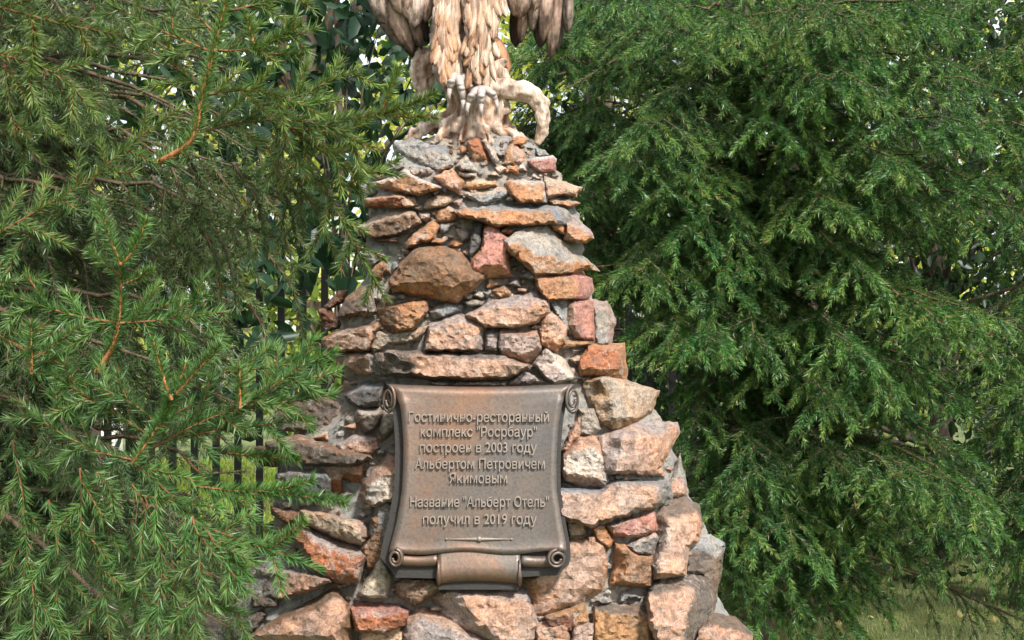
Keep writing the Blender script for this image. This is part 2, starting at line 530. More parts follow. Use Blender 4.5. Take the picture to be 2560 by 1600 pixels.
STONES = """
2|G|G|4|T.4|630,170 760,140 880,190 860,250 720,270 640,240
2|G|S|4|T.3|720,262 885,198 1010,205 1060,340 950,385 820,330
2|R|O|4|B.5|1180,170 1260,150 1340,300 1230,322 1190,240
2|W|W|5|-|1285,165 1320,150 1412,300 1392,342 1350,290
2|O|P|4|R.5|1470,225 1520,180 1610,260 1612,310 1540,340 1440,330
2|K|W|6|T.2|1640,310 1700,282 1812,270 1842,300 1832,390 1712,386 1660,340
2|G|G|4|-|1690,210 1760,228 1790,265 1710,276
2|G|W|5|T.3|1090,352 1162,270 1212,330 1250,392 1130,382
2|W|G|3|-|1100,392 1240,398 1235,425 1140,430
2|O|W|6|T.25|480,470 640,420 690,366 800,440 955,508 800,562 560,522
2|P|O|6|R.2|930,430 1060,370 1112,430 1150,462 1110,560 990,492
2|Y|T|3|T.4|1160,462 1380,450 1390,500 1200,530 1150,512
2|G|T|3|T.4|1200,542 1480,502 1482,570 1300,640 1120,542
2|O|W|7|T.17 R.12|1470,478 1500,458 1750,466 1762,620 1580,622 1485,545
2|P|T|7|T.4|1768,432 1850,460 2032,508 1990,580 1900,562 1772,590
2|O|T|6|T.4|1795,612 1940,592 2020,630 1960,662 1820,642
2|N|G|4|T.4|362,520 430,450 500,488 505,560 420,572 360,552
2|R|T|7|T.2 R.25|400,602 620,560 760,592 792,650 650,668 420,656
2|T|P|4|T.3|840,670 870,592 1000,560 1075,600 1000,652
2|O|S|8|T.3 R.16|1115,682 1400,650 1830,650 1900,690 1932,742 1880,800 1780,782 1390,802 1300,760 1160,732
2|O|Y|5|-|1800,788 1915,772 1912,872 1830,832
2|O|M|9|T.45|1912,692 2000,742 2110,852 2122,890 2065,926 1910,902 1920,800
2|B|T|6|T.3|350,822 470,740 620,680 760,702 802,780 640,872 460,890 380,862
2|E|R|4|-|460,892 650,872 640,930 500,922
2|O|Y|6|T.2|708,932 760,852 900,770 952,802 920,902 800,940 730,972
2|G|W|3|-|1080,832 1180,822 1192,902 1130,922
2|D|S|5|T.2|1222,780 1300,786 1272,950 1195,1082 1178,1000
2|K|O|8|B.25 L.12|1304,790 1360,812 1470,902 1482,1090 1500,1172 1292,1182 1195,1132 1204,1080 1276,950
2|O|G|10|T.58|1482,922 1560,862 1770,800 1832,842 2140,1132 2050,1112 1960,1150 1700,1172 1620,1092 1510,1002
2|O|K|8|T.2 R.3|1700,1178 1990,1156 2100,1202 2112,1290 2060,1352 1790,1362 1712,1252
2|B|O|10|B.33|612,1220 700,1080 800,992 960,970 1112,1012 1200,1132 1298,1180 1200,1270 1080,1372 900,1342 640,1292
2|O|B|4|-|440,1150 530,1060 562,1100 530,1202 470,1192
2|G|B|4|-|360,1010 480,980 562,1040 430,1120 340,1102
2|E|B|4|-|100,1402 200,1292 270,1290 240,1372 110,1442
2|N|B|6|T.35 B.15|202,1480 262,1350 370,1262 452,1302 482,1440 410,1492
3|E|B|4|-|50,232 130,202 195,300 200,362 100,382
3|P|B|7|T.2 R.12|88,442 250,372 480,322 502,362 430,532 180,546 108,502
3|O|B|7|L.4|502,212 700,172 862,150 862,232 760,372 600,392 540,332
3|T|C|4|-|455,502 490,390 560,405 750,386 872,342 800,452 620,482 480,542
3|S|G|5|T.4|892,232 1010,172 1140,192 1122,240 920,300
3|P|M|8|T.28 R.18|872,520 900,332 1100,246 1230,302 1312,342 1290,522 1100,532
3|P|M|9|T.4|1192,262 1380,152 1550,112 1680,92 1762,152 1780,242 1700,312 1570,346 1330,352
3|M|G|5|T.3|1302,372 1415,372 1406,542 1312,522
3|M|P|8|T.2 B.3|1422,382 1692,382 1722,502 1680,592 1622,642 1442,582 1412,482
3|P|O|5|B.3|1722,312 1820,246 1926,342 1918,472 1850,532 1732,492
3|G|S|4|-|1802,172 1870,202 1978,392 1940,412 1850,272
3|K|P|7|L.3|1932,172 2118,162 2128,442 1982,442 1930,332
3|Y|O|5|T.3|1920,452 2120,450 2112,492 1905,514
3|G|M|7|T.2 R.3|2124,162 2230,172 2292,302 2262,482 2144,480
3|R|O|10|T.15 B.3 R.15|2032,622 2092,502 2350,490 2372,702 2360,782 2200,740 2040,722
3|M|W|6|R.4|1682,642 1772,532 1872,582 1962,662 2022,742 1832,776 1772,742
3|M|W|5|-|1462,800 1602,682 1762,772
3|P|N|10|T.2 L.25 B.15|520,562 640,540 800,542 1420,572 1602,652 1440,742 1222,766 900,752 720,732 530,702
3|W|G|4|-|900,772 1450,768 1440,804 980,800
3|P|G|6|R.3|182,592 280,556 500,562 502,702 400,722 250,662
3|D|S|6|T.3|252,872 380,782 520,772 545,802 500,950 400,972 300,932
3|N|G|6|T.3|330,1042 350,972 505,962 545,1012 470,1130 400,1152
3|G|T|7|L.3|500,1052 560,1010 640,1022 640,1122 550,1190 505,1132
0|T|Y|10|L.32 B.2|1462,952 1530,945 1640,980 1622,1030 1570,1065 1532,1073 1502,1055 1478,1002
6|P|M|11|T.25 L.3|572,232 780,142 1020,152 1036,212 930,412 955,462 600,452 580,302
6|W|P|8|T.25 B.25|322,432 332,340 410,252 510,222 560,282 572,402 600,502 580,556 430,542 340,502
6|P|T|4|-|312,312 380,182 430,62 440,202 350,322
6|G|W|4|-|422,62 515,62 555,180 512,216 435,216
6|P|S|10|T.17 R.12|300,562 560,558 610,510 960,522 982,602 960,652 600,772 540,792 340,742
6|P|G|6|T.45|992,502 1058,352 1090,502 1098,602 1000,612 978,562
6|T|P|4|-|340,752 460,772 460,852 362,872
6|K|P|6|L.15|592,792 890,702 902,822 790,862 640,852
6|P|N|9|T.25 L.25|902,742 960,662 1080,622 1170,682 1192,802 1160,892 1112,922 1092,1082 905,1102 880,1022 925,902
6|O|T|5|-|502,802 580,794 640,880 600,932 540,902
6|S|W|5|T.3|722,912 890,824 920,872 880,972 780,962
6|B|O|7|T.15 L.35 B.15|642,1032 652,902 715,912 790,972 880,974 872,1172 622,1152
6|P|Y|5|L.2 B.1|180,960 345,905 500,862 562,942 582,1042 550,1182 400,1272 150,1352 72,1132 110,1040
6|N|G|6|T.3|1108,962 1190,872 1250,862 1330,912 1312,1082 1270,1262 1200,1100 1105,1092
6|P|N|12|T.25 R.35|882,1172 1000,1112 1180,1092 1262,1162 1272,1262 1222,1402 1130,1520 940,1540 880,1402 862,1262
6|Y|N|8|T.25|532,1302 700,1282 850,1312 872,1402 852,1540 530,1540
6|E|Y|6|T.3 R.3|212,1362 440,1282 490,1402 380,1452 240,1432
6|P|N|8|T.4|1252,1342 1400,1372 1500,1462 1492,1540 1150,1540 1200,1402
0|P|M|10|T.25 L.35|1088,1490 1140,1468 1310,1474 1336,1560 1318,1625 1200,1595 1130,1562
5|B|P|7|L.3|1532,1092 1600,1052 1860,1042 1862,1142 1680,1252 1560,1172
5|R|K|9|T.45 R.15|1202,1262 1300,1226 1550,1242 1640,1292 1602,1402 1450,1462 1250,1432
5|P|B|12|T.25 R.15|452,1472 600,1382 1040,1142 1100,1162 1190,1312 1180,1560 470,1560
5|C|W|7|-|1262,1162 1370,982 1400,872 1450,882 1500,1052 1470,1182 1340,1182
5|S|G|6|L.2|1332,702 1400,502 1490,442 1560,472 1530,702 1480,862 1392,842
5|W|P|9|T.4 L.12|1276,402 1310,302 1410,172 1480,116 1572,142 1572,442 1440,472 1380,492 1292,442
5|P|R|6|B.45|1002,212 1100,182 1290,182 1272,322 1140,302 1140,402 1050,362
5|D|S|7|T.3|652,262 780,222 1000,216 1042,302 1032,392 900,412 640,332
5|N|B|10|T.3|592,22 820,-30 1130,62 1310,112 1330,142 1140,192 850,182 790,112 600,82
5|T|P|9|B.2 R.2|842,542 1000,552 1150,592 1290,612 1322,722 1262,792 1080,742 872,642
5|R|M|10|T.3 B.12 R.1|762,712 860,652 1062,742 1210,802 1300,862 1242,1062 1030,1052 870,882
5|P|M|7|L.4 T.15|502,982 620,972 860,992 1042,1062 880,1132 660,1202 570,1172
5|E|R|4|-|562,642 620,612 690,662 680,702 590,722
5|B|E|5|T.3|602,502 840,532 832,602 720,632 610,562
5|N|E|5|T.2|462,1182 640,1202 640,1262 460,1262
5|G|N|5|T.4|62,1332 280,1372 310,1560 60,1560
5|N|D|5|-|300,1382 520,1290 560,1330 470,1440 400,1540 320,1540
0|M|P|8|T.3|1020,1540 1060,1522 1130,1545 1205,1592 1215,1640 1010,1640
0|P|T|6|-|1340,1560 1390,1552 1420,1570 1425,1630 1345,1630
0|M|G|6|-|1430,1565 1485,1560 1485,1640 1430,1640
3|P|M|5|T.3|200,1242 330,1172 480,1182 502,1272 420,1322 230,1312
0|B|N|6|-|905,1370 935,1330 925,1300 950,1290 965,1380 950,1420 915,1415
0|N|G|5|-|690,1040 735,1000 800,985 840,1010 860,1060 800,1075 700,1075
0|E|B|4|-|640,1120 690,1110 720,1130 690,1165 640,1160
0|T|M|4|-|905,1560 960,1545 1000,1560 1005,1625 900,1630
"""

def seg_dist(pts, poly):
    A = poly; B = np.roll(poly, -1, 0)
    d = np.full(len(pts), 1e9)
    for a, b in zip(A, B):
        ab = b - a
        t = np.clip(((pts - a) @ ab) / max(ab @ ab, 1e-9), 0, 1)
        d = np.minimum(d, np.hypot(*(pts - (a + t[:, None] * ab)).T))
    return d

def in_poly(pts, poly):
    x, y = pts[:, 0], pts[:, 1]
    r = np.zeros(len(pts), bool)
    A = poly; B = np.roll(poly, -1, 0)
    for (x0, y0), (x1, y1) in zip(A, B):
        c = ((y0 > y) != (y1 > y))
        with np.errstate(divide='ignore', invalid='ignore'):
            r ^= c & (x < (x1 - x0) * (y - y0) / (y1 - y0 + 1e-12) + x0)
    return r

def span(poly, q, ax):
    """Extent of the polygon through each point along axis ax (0: x, 1: y)."""
    o = 1 - ax
    A = poly; B = np.roll(poly, -1, 0)
    lo = np.full(len(q), 1e9); hi = np.full(len(q), -1e9)
    for a, b in zip(A, B):
        c = (a[o] > q[:, o]) != (b[o] > q[:, o])
        t = (q[:, o] - a[o]) / (b[o] - a[o] + 1e-12)
        v = a[ax] + t * (b[ax] - a[ax])
        lo = np.where(c, np.minimum(lo, v), lo); hi = np.where(c, np.maximum(hi, v), hi)
    bad = lo > hi
    lo[bad] = q[bad, ax]; hi[bad] = q[bad, ax] + 1
    return lo, hi

def make_stone(line, idx):
    reg, c1, c2, prot, fac, pts = line.split('|')
    ox, oy, sc = REG[reg]
    poly = np.array([[float(v) for v in p.split(',')] for p in pts.split()]) / sc + (ox, oy)
    rs = np.random.default_rng(idx + 11)
    ctr = poly.mean(0)
    poly = ctr + (poly - ctr) * 1.11
    # rough outline
    out = []
    n = len(poly)
    for i in range(n):
        a, b = poly[i], poly[(i + 1) % n]
        L = np.hypot(*(b - a))
        k = max(1, int(round(L / 11)))
        nr = np.array([-(b - a)[1], (b - a)[0]]) / max(L, 1e-6)
        for j in range(k):
            q = a + (b - a) * j / k
            q = q + nr * (rs.normal(0, 1.3) if j else 0)
            out.append(q)
    ol = np.array(out)
    x0, y0 = ol.min(0); x1, y1 = ol.max(0)
    area = (x1 - x0) * (y1 - y0)
    s = max(5.0, math.sqrt(area) / 19)
    gx, gy = np.meshgrid(np.arange(x0, x1, s), np.arange(y0, y1, s))
    gp = np.stack([gx.ravel(), gy.ravel()], 1) + rs.uniform(-s * .3, s * .3, (gx.size, 2))
    gp = gp[in_poly(gp, ol)]
    if len(gp):
        gp = gp[seg_dist(gp, ol) > s * 0.5]
    allp = np.concatenate([ol, gp]) if len(gp) else ol
    nb = len(ol)
    co, _, fc, _, _, _ = delaunay_2d_cdt([Vector(p) for p in allp], [], [list(range(nb))], 1, 1e-5)
    q = np.array([list(c) for c in co])
    d = seg_dist(q, ol)
    bd = d < 1e-3
    p = float(prot) / 100 * 1.0
    size = min(x1 - x0, y1 - y0)
    tx, ty = rs.normal(0, .10), rs.normal(-.04, .09)
    h0 = p * (1 + tx * (q[:, 0] - ctr[0]) / (x1 - x0) * 2 + ty * (q[:, 1] - ctr[1]) / (y1 - y0) * 2)
    # chips: random planes that cut the corners
    H = [h0]; ids = [0]
    for k in range(rs.integers(2, 5)):
        an = rs.uniform(0, 2 * math.pi)
        dr = np.array([math.cos(an), math.sin(an)])
        e = (ol - ctr) @ dr
        t = ((q - ctr) @ dr) / max(e.max(), 1)
        st = rs.uniform(0.25, 0.6)
        H.append(p * (1.0 + 0.12 - np.maximum(t - st, -0.5) / (1 - st) * rs.uniform(0.35, 0.75)))
        ids.append(0)
    if fac.strip() != '-':
        for f in fac.split():
            side, fr = f[0], float(f[1:])
            ax = 1 if side in 'TB' else 0
            lo, hi = span(ol, q, ax)
            r = (q[:, ax] - lo) / np.maximum(hi - lo, 1e-3)
            if side in 'BR':
                r = 1 - r
            r = r + 0.06 * np.array([noise.noise(Vector((a[0] * .03, a[1] * .03, idx))) for a in q])
            H.append(p * (0.14 + 0.86 * r / fr) if side != 'B' else p * (0.35 + 0.65 * r / fr))
            ids.append(1)
    H = np.array(H)
    am = H.argmin(0)
    h = H.min(0)
    rr = min(8, 0.2 * size)
    edge = 1 - np.clip(1 - d / rr, 0, 1) ** 2.2
    h = np.clip(h, 0.006, None) * (0.45 + 0.55 * edge)
    wv = np.stack([(q[:, 0] - 1280) / F * 3.4, (800 - q[:, 1]) / F * 3.4], 1)
    nz_ = np.array([0.0075 * fbm(Vector((a[0] * 22, a[1] * 30, idx * 3.1)), 3) + 0.0065 * fbm(Vector((a[0] * 70, a[1] * 110, idx * 1.7)), 3) for a in wv])
    h = h + nz_ * np.where(bd, 0.3, 1.0)
    # plane fitted through the mortar surface under the stone
    S = depth(ol[:, 0], ol[:, 1])
    A = np.stack([ol[:, 0] - ctr[0], ol[:, 1] - ctr[1], np.ones(nb)], 1)
    g, *_ = np.linalg.lstsq(A, S, rcond=None)
    gx_, gy_ = np.clip(g[0], -.0011, .0011), np.clip(g[1], -.0006, .0006)
    rel = S - (gx_ * (ol[:, 0] - ctr[0]) + gy_ * (ol[:, 1] - ctr[1]))
    base = np.percentile(rel, 30) - 0.010
    bq = base + gx_ * (q[:, 0] - ctr[0]) + gy_ * (q[:, 1] - ctr[1])
    dd = bq - h
    W = [P(a[0], a[1], z) for a, z in zip(q, dd)]
    ca, cb = np.array(PAL[c1]) * .8, np.array(PAL[c2]) * .8
    idm = np.array(ids)[am]
    jit = 1 + rs.normal(0, 0.06)
    cols = np.where(idm[:, None] == 1, cb, ca) * jit
    faces = [tuple(f) for f in fc]
    # back: boundary edges extruded into the mortar
    cnt = {}
    for f in faces:
        for i in range(len(f)):
            e = (f[i], f[(i + 1) % len(f)])
            cnt[e] = True
    bedge = [e for e in cnt if (e[1], e[0]) not in cnt]
    bv = {}
    cols = list(cols)
    cw = P(ctr[0], ctr[1], base + 0.13)
    for e in bedge:
        for v in e:
            if v not in bv:
                bv[v] = len(W)
                w = P(q[v][0], q[v][1], bq[v] + 0.10)
                W.append(w + (cw - w) * 0.16)
                cols.append(ca * jit)
    back = len(W)
    W.append(cw)
    cols.append(ca * jit)
    for a, b in bedge:
        faces.append((b, a, bv[a], bv[b]))
        faces.append((bv[b], bv[a], back))
    org = P(ctr[0], ctr[1], base)
    me = mesh_py('stone', [w - org for w in W], faces, cols, False)
    bm = bmesh.new()
    bm.from_mesh(me)
    bmesh.ops.recalc_face_normals(bm, faces=bm.faces)
    bm.to_mesh(me)
    bm.free()
    link('stone', me, M_STONE, monument, org)

LINES = [x for x in STONES.strip().splitlines() if x.strip()]
TAKEN = []
for i, ln in enumerate(LINES):
    make_stone(ln, i)
    reg, *_q, pts = ln.split('|')
    ox, oy, sc = REG[reg]
    TAKEN.append(np.array([[float(v) for v in p.split(',')] for p in pts.split()]) / sc + (ox, oy))
rf = random.Random(19)
PLQ = np.array([(950, 960), (1440, 960), (1400, 1200), (1425, 1440), (1300, 1475), (1090, 1475), (965, 1430), (1000, 1200)], float)
k = tries = 0
while k < 75 and tries < 9000:                       # small rubble pressed into the joints
    tries += 1
    y = rf.uniform(350, 1590)
    x = rf.uniform(np.interp(y, _py, _l) + 8, np.interp(y, _py, _r) - 8)
    q = np.array([[x, y]])
    if in_poly(q, PLQ)[0] or any(in_poly(q, t)[0] for t in TAKEN):
        continue
    dm = min(seg_dist(q, t)[0] for t in TAKEN + [PLQ])
    if dm < 8:
        continue
    rad = min(dm * 1.05, rf.uniform(11, 30))
    n = rf.randint(3, 5)
    a0 = rf.uniform(0, 6.28)
    st_ = rf.uniform(1.1, 2.3)
    pl = [(x + rad * st_ * rf.uniform(.7, 1.05) * math.cos(a0 + 6.283 * j / n), y + rad * rf.uniform(.7, 1.05) * math.sin(a0 + 6.283 * j / n)) for j in range(n)]
    make_stone('0|%s|%s|%d|%s|%s' % (rf.choice('GGTMPWSOM'), rf.choice('GTW'), rf.choice((3, 4)), rf.choice(('-', 'T.35')), ' '.join('%.1f,%.1f' % p for p in pl)), 500 + k)
    TAKEN.append(np.array(pl))
    k += 1

# grit and gravel pressed into the mortar
gv, gf, gc = [], [], []
ico = bmesh.new()
bmesh.ops.create_icosphere(ico, subdivisions=1, radius=1)
iv = [v.co.copy() for v in ico.verts]
fi = [tuple(v.index for v in f.verts) for f in ico.faces]
ico.free()
rg = random.Random(23)
for k in range(1500):
    y = rg.uniform(325, 1595)
    x = rg.uniform(np.interp(y, _py, _l) + 4, np.interp(y, _py, _r) - 4)
    if in_poly(np.array([[x, y]]), PLQ)[0]:
        continue
    c = P(x, y, float(depth(x, y)[0]) - .019)
    sc = rg.uniform(.003, .008) * (1.5 if rg.random() < .15 else 1)
    ax = Vector((rg.uniform(.7, 1.5), rg.uniform(.7, 1.2), rg.uniform(.5, 1.0)))
    k0 = len(gv)
    q = rg.choice('GGTMPWSTB')
    for v in iv:
        gv.append(c + Vector((v.x * ax.x, v.y * ax.y, v.z * ax.z)) * (sc * rg.uniform(.7, 1.2)))
        gc.append([p_ * .8 for p_ in PAL[q]])
    gf += [tuple(i + k0 for i in f) for f in fi]
tag(link('mortar_gravel', mesh_py('mortar_gravel', gv, gf, gc), M_STONE, monument, (0, 0, 0)), kind='stuff')

# stones of the flanks, the back and the foot, which the photograph shows edge-on or not at all
def hull_rock(rs, r):
    bm = bmesh.new()
    for k in range(16):
        v = Vector((rs.gauss(0, 1), rs.gauss(0, 1), rs.gauss(0, 1))).normalized()
        bm.verts.new((v.x * r[0], v.y * r[1], v.z * r[2]))
    bmesh.ops.convex_hull(bm, input=list(bm.verts))
    for v in [v for v in bm.verts if not v.link_faces]:
        bm.verts.remove(v)
    bmesh.ops.bevel(bm, geom=list(bm.edges), offset=min(r) * 0.1, segments=1, affect='EDGES')
    bmesh.ops.triangulate(bm, faces=list(bm.faces))
    return bm

rk = random.Random(3)
pal_keys = list('POTGBMYEKPP')
protos = []
for k in range(8):
    bm = hull_rock(rk, (rk.uniform(.06, .1), rk.uniform(.05, .07), rk.uniform(.04, .065)))
    me = bpy.data.meshes.new('stone')
    bm.to_mesh(me)
    bm.free()
    c = PAL[pal_keys[k]]
    at = me.attributes.new('Col', 'FLOAT_COLOR', 'POINT')
    for q in at.data:
        q.color = (c[0] * .8, c[1] * .8, c[2] * .8, 1)
    me.materials.append(M_STONE)
    protos.append(me)
def wall_stone(z, th, sink):
    xc, a, b = [float(q) for q in core(z)]
    c, s = math.cos(th), math.sin(th)
    rr = (abs(c) ** NE + abs(s) ** NE) ** (-1 / NE) * sink
    o = bpy.data.objects.new('stone', rk.choice(protos))
    COL.objects.link(o)
    o.parent = monument
    o.location = (xc + a * rr * c, b * rr * s, z)
    o.rotation_euler = (rk.uniform(-.2, .2), rk.uniform(-.2, .2), th + math.pi / 2 + rk.uniform(-.3, .3))
for k in range(64):
    z = rk.uniform(0.05, 1.95)
    wall_stone(z, rk.uniform(0.55, math.pi - 0.55), 0.93)
for k in range(46):
    th = rk.uniform(.22, .75)
    wall_stone(rk.uniform(0.05, 1.7), th if k % 2 else math.pi - th, 0.925)
for k in range(26):
    wall_stone(rk.uniform(0.0, 0.62), rk.uniform(math.pi, 2 * math.pi), 1.0)

# ------------------------------------------------------------ scroll plaque
PD0 = 3.235    # distance of the sheet at pixel row 1200
def pd(py):
    return PD0 - (py - 1200) * 0.00016
plaque = empty('scroll_plaque', P(1200, 1200, PD0))
tag(plaque, 'bronze scroll shaped plaque with raised lettering on the stone monument', 'plaque')
LY = [985, 1016, 1060, 1112, 1170, 1227, 1303, 1361, 1392]
LX = [990, 1001, 1006, 1009, 1008, 1005, 992, 977, 971]
RX = [1412, 1404, 1397, 1393, 1391, 1392, 1404, 1415, 1417]
def lx(y): return float(np.interp(y, LY, LX))
def rx(y): return float(np.interp(y, LY, RX))
R_TOP = 0.021

def grid(rows):
    """Faces of a grid of rows of points."""
    V, Fc = [], []
    n = len(rows[0])
    for r in rows:
        V += r
    for i in range(len(rows) - 1):
        for k in range(n - 1):
            Fc.append((i * n + k, i * n + k + 1, (i + 1) * n + k + 1, (i + 1) * n + k))
    return V, Fc

def solid(vf, thick):
    """A sheet given thickness (towards +Y)."""
    V, Fc = vf
    n = len(V)
    V2 = V + [Vector(v) + Vector((0, thick, 0)) for v in V]
    F2 = list(Fc) + [tuple(n + i for i in reversed(f)) for f in Fc]
    ed = {}
    for f in Fc:
        for i in range(len(f)):
            ed[(f[i], f[(i + 1) % len(f)])] = 1
    for a, b in ed:
        if (b, a) not in ed:
            F2.append((b, a, n + a, n + b))
    return V2, F2

sheet = MB()
rows = []
for k in range(9):                                   # the top rolls away from the viewer
    a = math.pi * 0.62 * (1 - k / 8)
    y_edge = 985
    fl = 26 * math.sin(min(a, 1.57)) ** 1.5
    row = []
    for j in range(25):
        t = j / 24
        sag = 7 * math.sin(math.pi * t)
        px = (lx(y_edge) - fl) * (1 - t) + (rx(y_edge) + fl) * t
        p = P(px, y_edge + sag, pd(y_edge))
        row.append(p + Vector((0, R_TOP * (1 - math.cos(a)), R_TOP * 1.05 * math.sin(a))))
    rows.append(row)
for y in np.arange(997, 1386, 12):
    e = 3 * math.sin((y - 985) / 400 * math.pi)
    row = []
    for j in range(25):
        t = j / 24
        px = lx(y) * (1 - t) + rx(y) * t
        sag = 7 * math.sin(math.pi * t) * max(0, 1 - (y - 985) / 60)
        cup = 0.006 * (2 * t - 1) ** 6
        wv = max(0, (y - 1340) / 45) ** 1.5
        row.append(P(px, y + sag + wv * 6 * math.sin(t * math.pi * 4 - .6), pd(y)) + Vector((0, -cup - .007 * wv * wv, 0)))
    rows.append(row)
sh = link('scroll_sheet', mesh_py('scroll_sheet', *solid(grid(rows), 0.012), None, True), M_BRONZE, plaque, (0, 0, 0))

def outline_slab(pts, dfun, thick, name, mat, off=0.0):
    n = len(pts)
    V = [P(x, y, dfun(y) + off) for x, y in pts]
    V += [v + Vector((0, thick, 0)) for v in V]
    Fc = [tuple(reversed(range(n))), tuple(range(n, 2 * n))] + [((i + 1) % n, i, n + i, n + (i + 1) % n) for i in range(n)]
    return link(name, mesh_py(name, V, Fc), mat, plaque, (0, 0, 0))

M_EDGESHADE = mat_plain('plaque_edge_shade', (0.014, 0.011, 0.009), 0.6, 0.0)  # near-black: the shadow round the plaque's edge is put into this colour
bk = [(lx(y) - 21, y) for y in LY] + [(976, 1425), (990, 1444), (1090, 1446), (1096, 1474), (1296, 1474), (1306, 1442), (1392, 1438), (1422, 1412)] + [(rx(y) + 10, y) for y in reversed(LY)]
outline_slab(bk, pd, 0.06, 'backing_shade_plate', M_EDGESHADE, 0.013)  # backing slab, widened to show as the dark shadow band round the sheet

def roll(y, x0, x1, r, name, bow=0.0, out=-0.009):
    pts, rad = [], []
    for k in range(11):
        t = k / 10
        px = x0 + (x1 - x0) * t
        pts.append(P(px, y + bow * math.sin(math.pi * t), pd(y)) + Vector((0, -out, 0)))
        rad.append(r * (1 + 0.10 * (2 * t - 1) ** 2))
    m = MB().add(tube(pts, rad, 20))
    return link(name, m.mesh(name, True), M_BRONZE, plaque, (0, 0, 0))
roll(1401, 1002, 1094, 0.0135, 'bottom_roll', 3)
roll(1403, 1303, 1388, 0.0135, 'bottom_roll', 3)

def spiral(px, py, d, rx_, rz_, turn, name, w=0.010, tilt=0.0):
    """A coil of rolled sheet seen from its end: a ribbon wound one and three quarter times."""
    rows = []
    c = P(px, py, d)
    n = 44
    for k in range(n + 1):
        t = k / n
        a = math.pi * 0.5 + turn * t * 2 * math.pi * 1.75
        q = 1 - 0.62 * t
        x = math.cos(a) * rx_ * q; z = math.sin(a) * rz_ * q
        yy = tilt * x
        r = []
        for u in range(4):
            r.append(c + Vector((x * (1 + 0.03 * u), yy + w * u, z)))
        rows.append(r)
    vf = grid(rows)
    m = MB().add(vf)
    me = m.mesh(name, True)
    o = link(name, me, M_BRONZE, plaque, (0, 0, 0))
    so = o.modifiers.new('thick', 'SOLIDIFY')
    so.thickness = 0.006
    so.offset = 0
    return o
spiral(971, 1000, pd(1000) + 0.004, 0.0165, 0.034, -1, 'roll_end', 0.010, -0.7)
spiral(1432, 1000, pd(1000) + 0.004, 0.0165, 0.034, 1, 'roll_end', 0.010, 0.7)
spiral(988, 1396, pd(1396) - 0.020, 0.016, 0.021, -1, 'roll_end', 0.008, -0.2)
spiral(1393, 1398, pd(1398) - 0.020, 0.021, 0.021, 1, 'roll_end', 0.008, 0.2)

rows = []                                            # the centre tab comes forward, hangs lower and curls under
prof = [(1338, -0.008), (1352, -0.004), (1366, -0.0015), (1382, 0.0008), (1400, 0.004), (1420, 0.008), (1436, 0.008), (1450, 0.003), (1460, -0.007), (1466, -0.019), (1467, -0.030)]
for y, f in prof:
    row = []
    k = (y - 1338) / 128
    for j in range(21):
        t = j / 20
        a0, a1 = 1098 - 3 * math.sin(k * 3), 1298 + 3 * math.sin(k * 3)
        px = a0 * (1 - t) + a1 * t
        lip = 0.006 * abs(2 * t - 1) ** 10 * max(0, k - .35)
        row.append(P(px, y - 6 * math.sin(math.pi * t) * k, pd(y)) + Vector((0, -f - lip, 0)))
    rows.append(row)
link('centre_tab', mesh_py('centre_tab', *solid(grid(rows), 0.008), None, True), M_BRONZE, plaque, (0, 0, 0))
for x in (1097, 1299):                               # rolled side lips of the tab
    pts = [P(x, y - 1, pd(y)) + Vector((0, -f - 0.003, 0)) for y, f in prof[4:-1]]
    link('tab_lip', MB().add(tube(pts, [0.0035] * 2 + [0.0055] * (len(pts) - 4) + [0.0045] * 2, 8)).mesh('tab_lip', True), M_BRONZE, plaque, (0, 0, 0))

M_LETTER = mat_plain('worn_bronze_letters', (0.215, 0.18, 0.152), 0.5, 0.3, 0.15)
TXT = [('Гостинично-ресторанный', 1022, 1372, 1054), ('комплекс "Росрбаур"', 1052, 1342, 1091), ('построен в 2003 году', 1050, 1342, 1130),
       ('Альбертом Петровичем', 1038, 1362, 1171), ('Якимовым', 1124, 1268, 1207), ('Название "Альберт Отель"', 1026, 1372, 1266), ('получил в 2019 году', 1058, 1342, 1309)]
for s, x0, x1, yb in TXT:
    cu = bpy.data.curves.new('text', 'FONT')
    cu.body = s
    cu.size = 0.033
    cu.extrude = 0.006
    cu.offset = 0.0001
    cu.resolution_u = 3
    o = bpy.data.objects.new('text', cu)
    COL.objects.link(o)
    dg = bpy.context.evaluated_depsgraph_get()
    me = bpy.data.meshes.new_from_object(o.evaluated_get(dg), depsgraph=dg)
    bpy.data.objects.remove(o)
    n = len(me.vertices)
    co = np.empty(n * 3, np.float32)
    me.vertices.foreach_get('co', co)
    co = co.reshape(-1, 3)
    mn, mx = co[:, 0].min(), co[:, 0].max()
    d = pd(yb)
    W = (x1 - x0) / F * d
    pa = P(x0, yb, d)
    X = pa.x + (co[:, 0] - mn) / (mx - mn) * W
    Z = pa.z + co[:, 1] * 0.98
    yy = 800 - (Z - CAM_Z) * F / d
    Y = np.array([pd(v) for v in yy]) - 0.002 - co[:, 2]
    out = np.stack([X, Y, Z], 1).astype(np.float32)
    me.vertices.foreach_set('co', out.ravel())
    me.update()
    me.name = 'raised_lettering'
    link('raised_lettering', me, M_LETTER, plaque, (0, 0, 0))
om = MB()
pts = [P(1115 + 165 * t, 1348, pd(1348) - 0.002) for t in np.linspace(0, 1, 25)]
rad = [0.0008 + 0.0038 * max(0, 1 - abs(2 * t - 1)) ** 1.0 for t in np.linspace(0, 1, 25)]
om.add(tube(pts, rad, 8))
om.ball(P(1198, 1348, pd(1348) - 0.004), (0.006, 0.005, 0.0065))
om.ball(P(1116, 1348, pd(1348) - 0.002), (0.003, 0.003, 0.003))
om.ball(P(1279, 1348, pd(1348) - 0.002), (0.003, 0.003, 0.003))
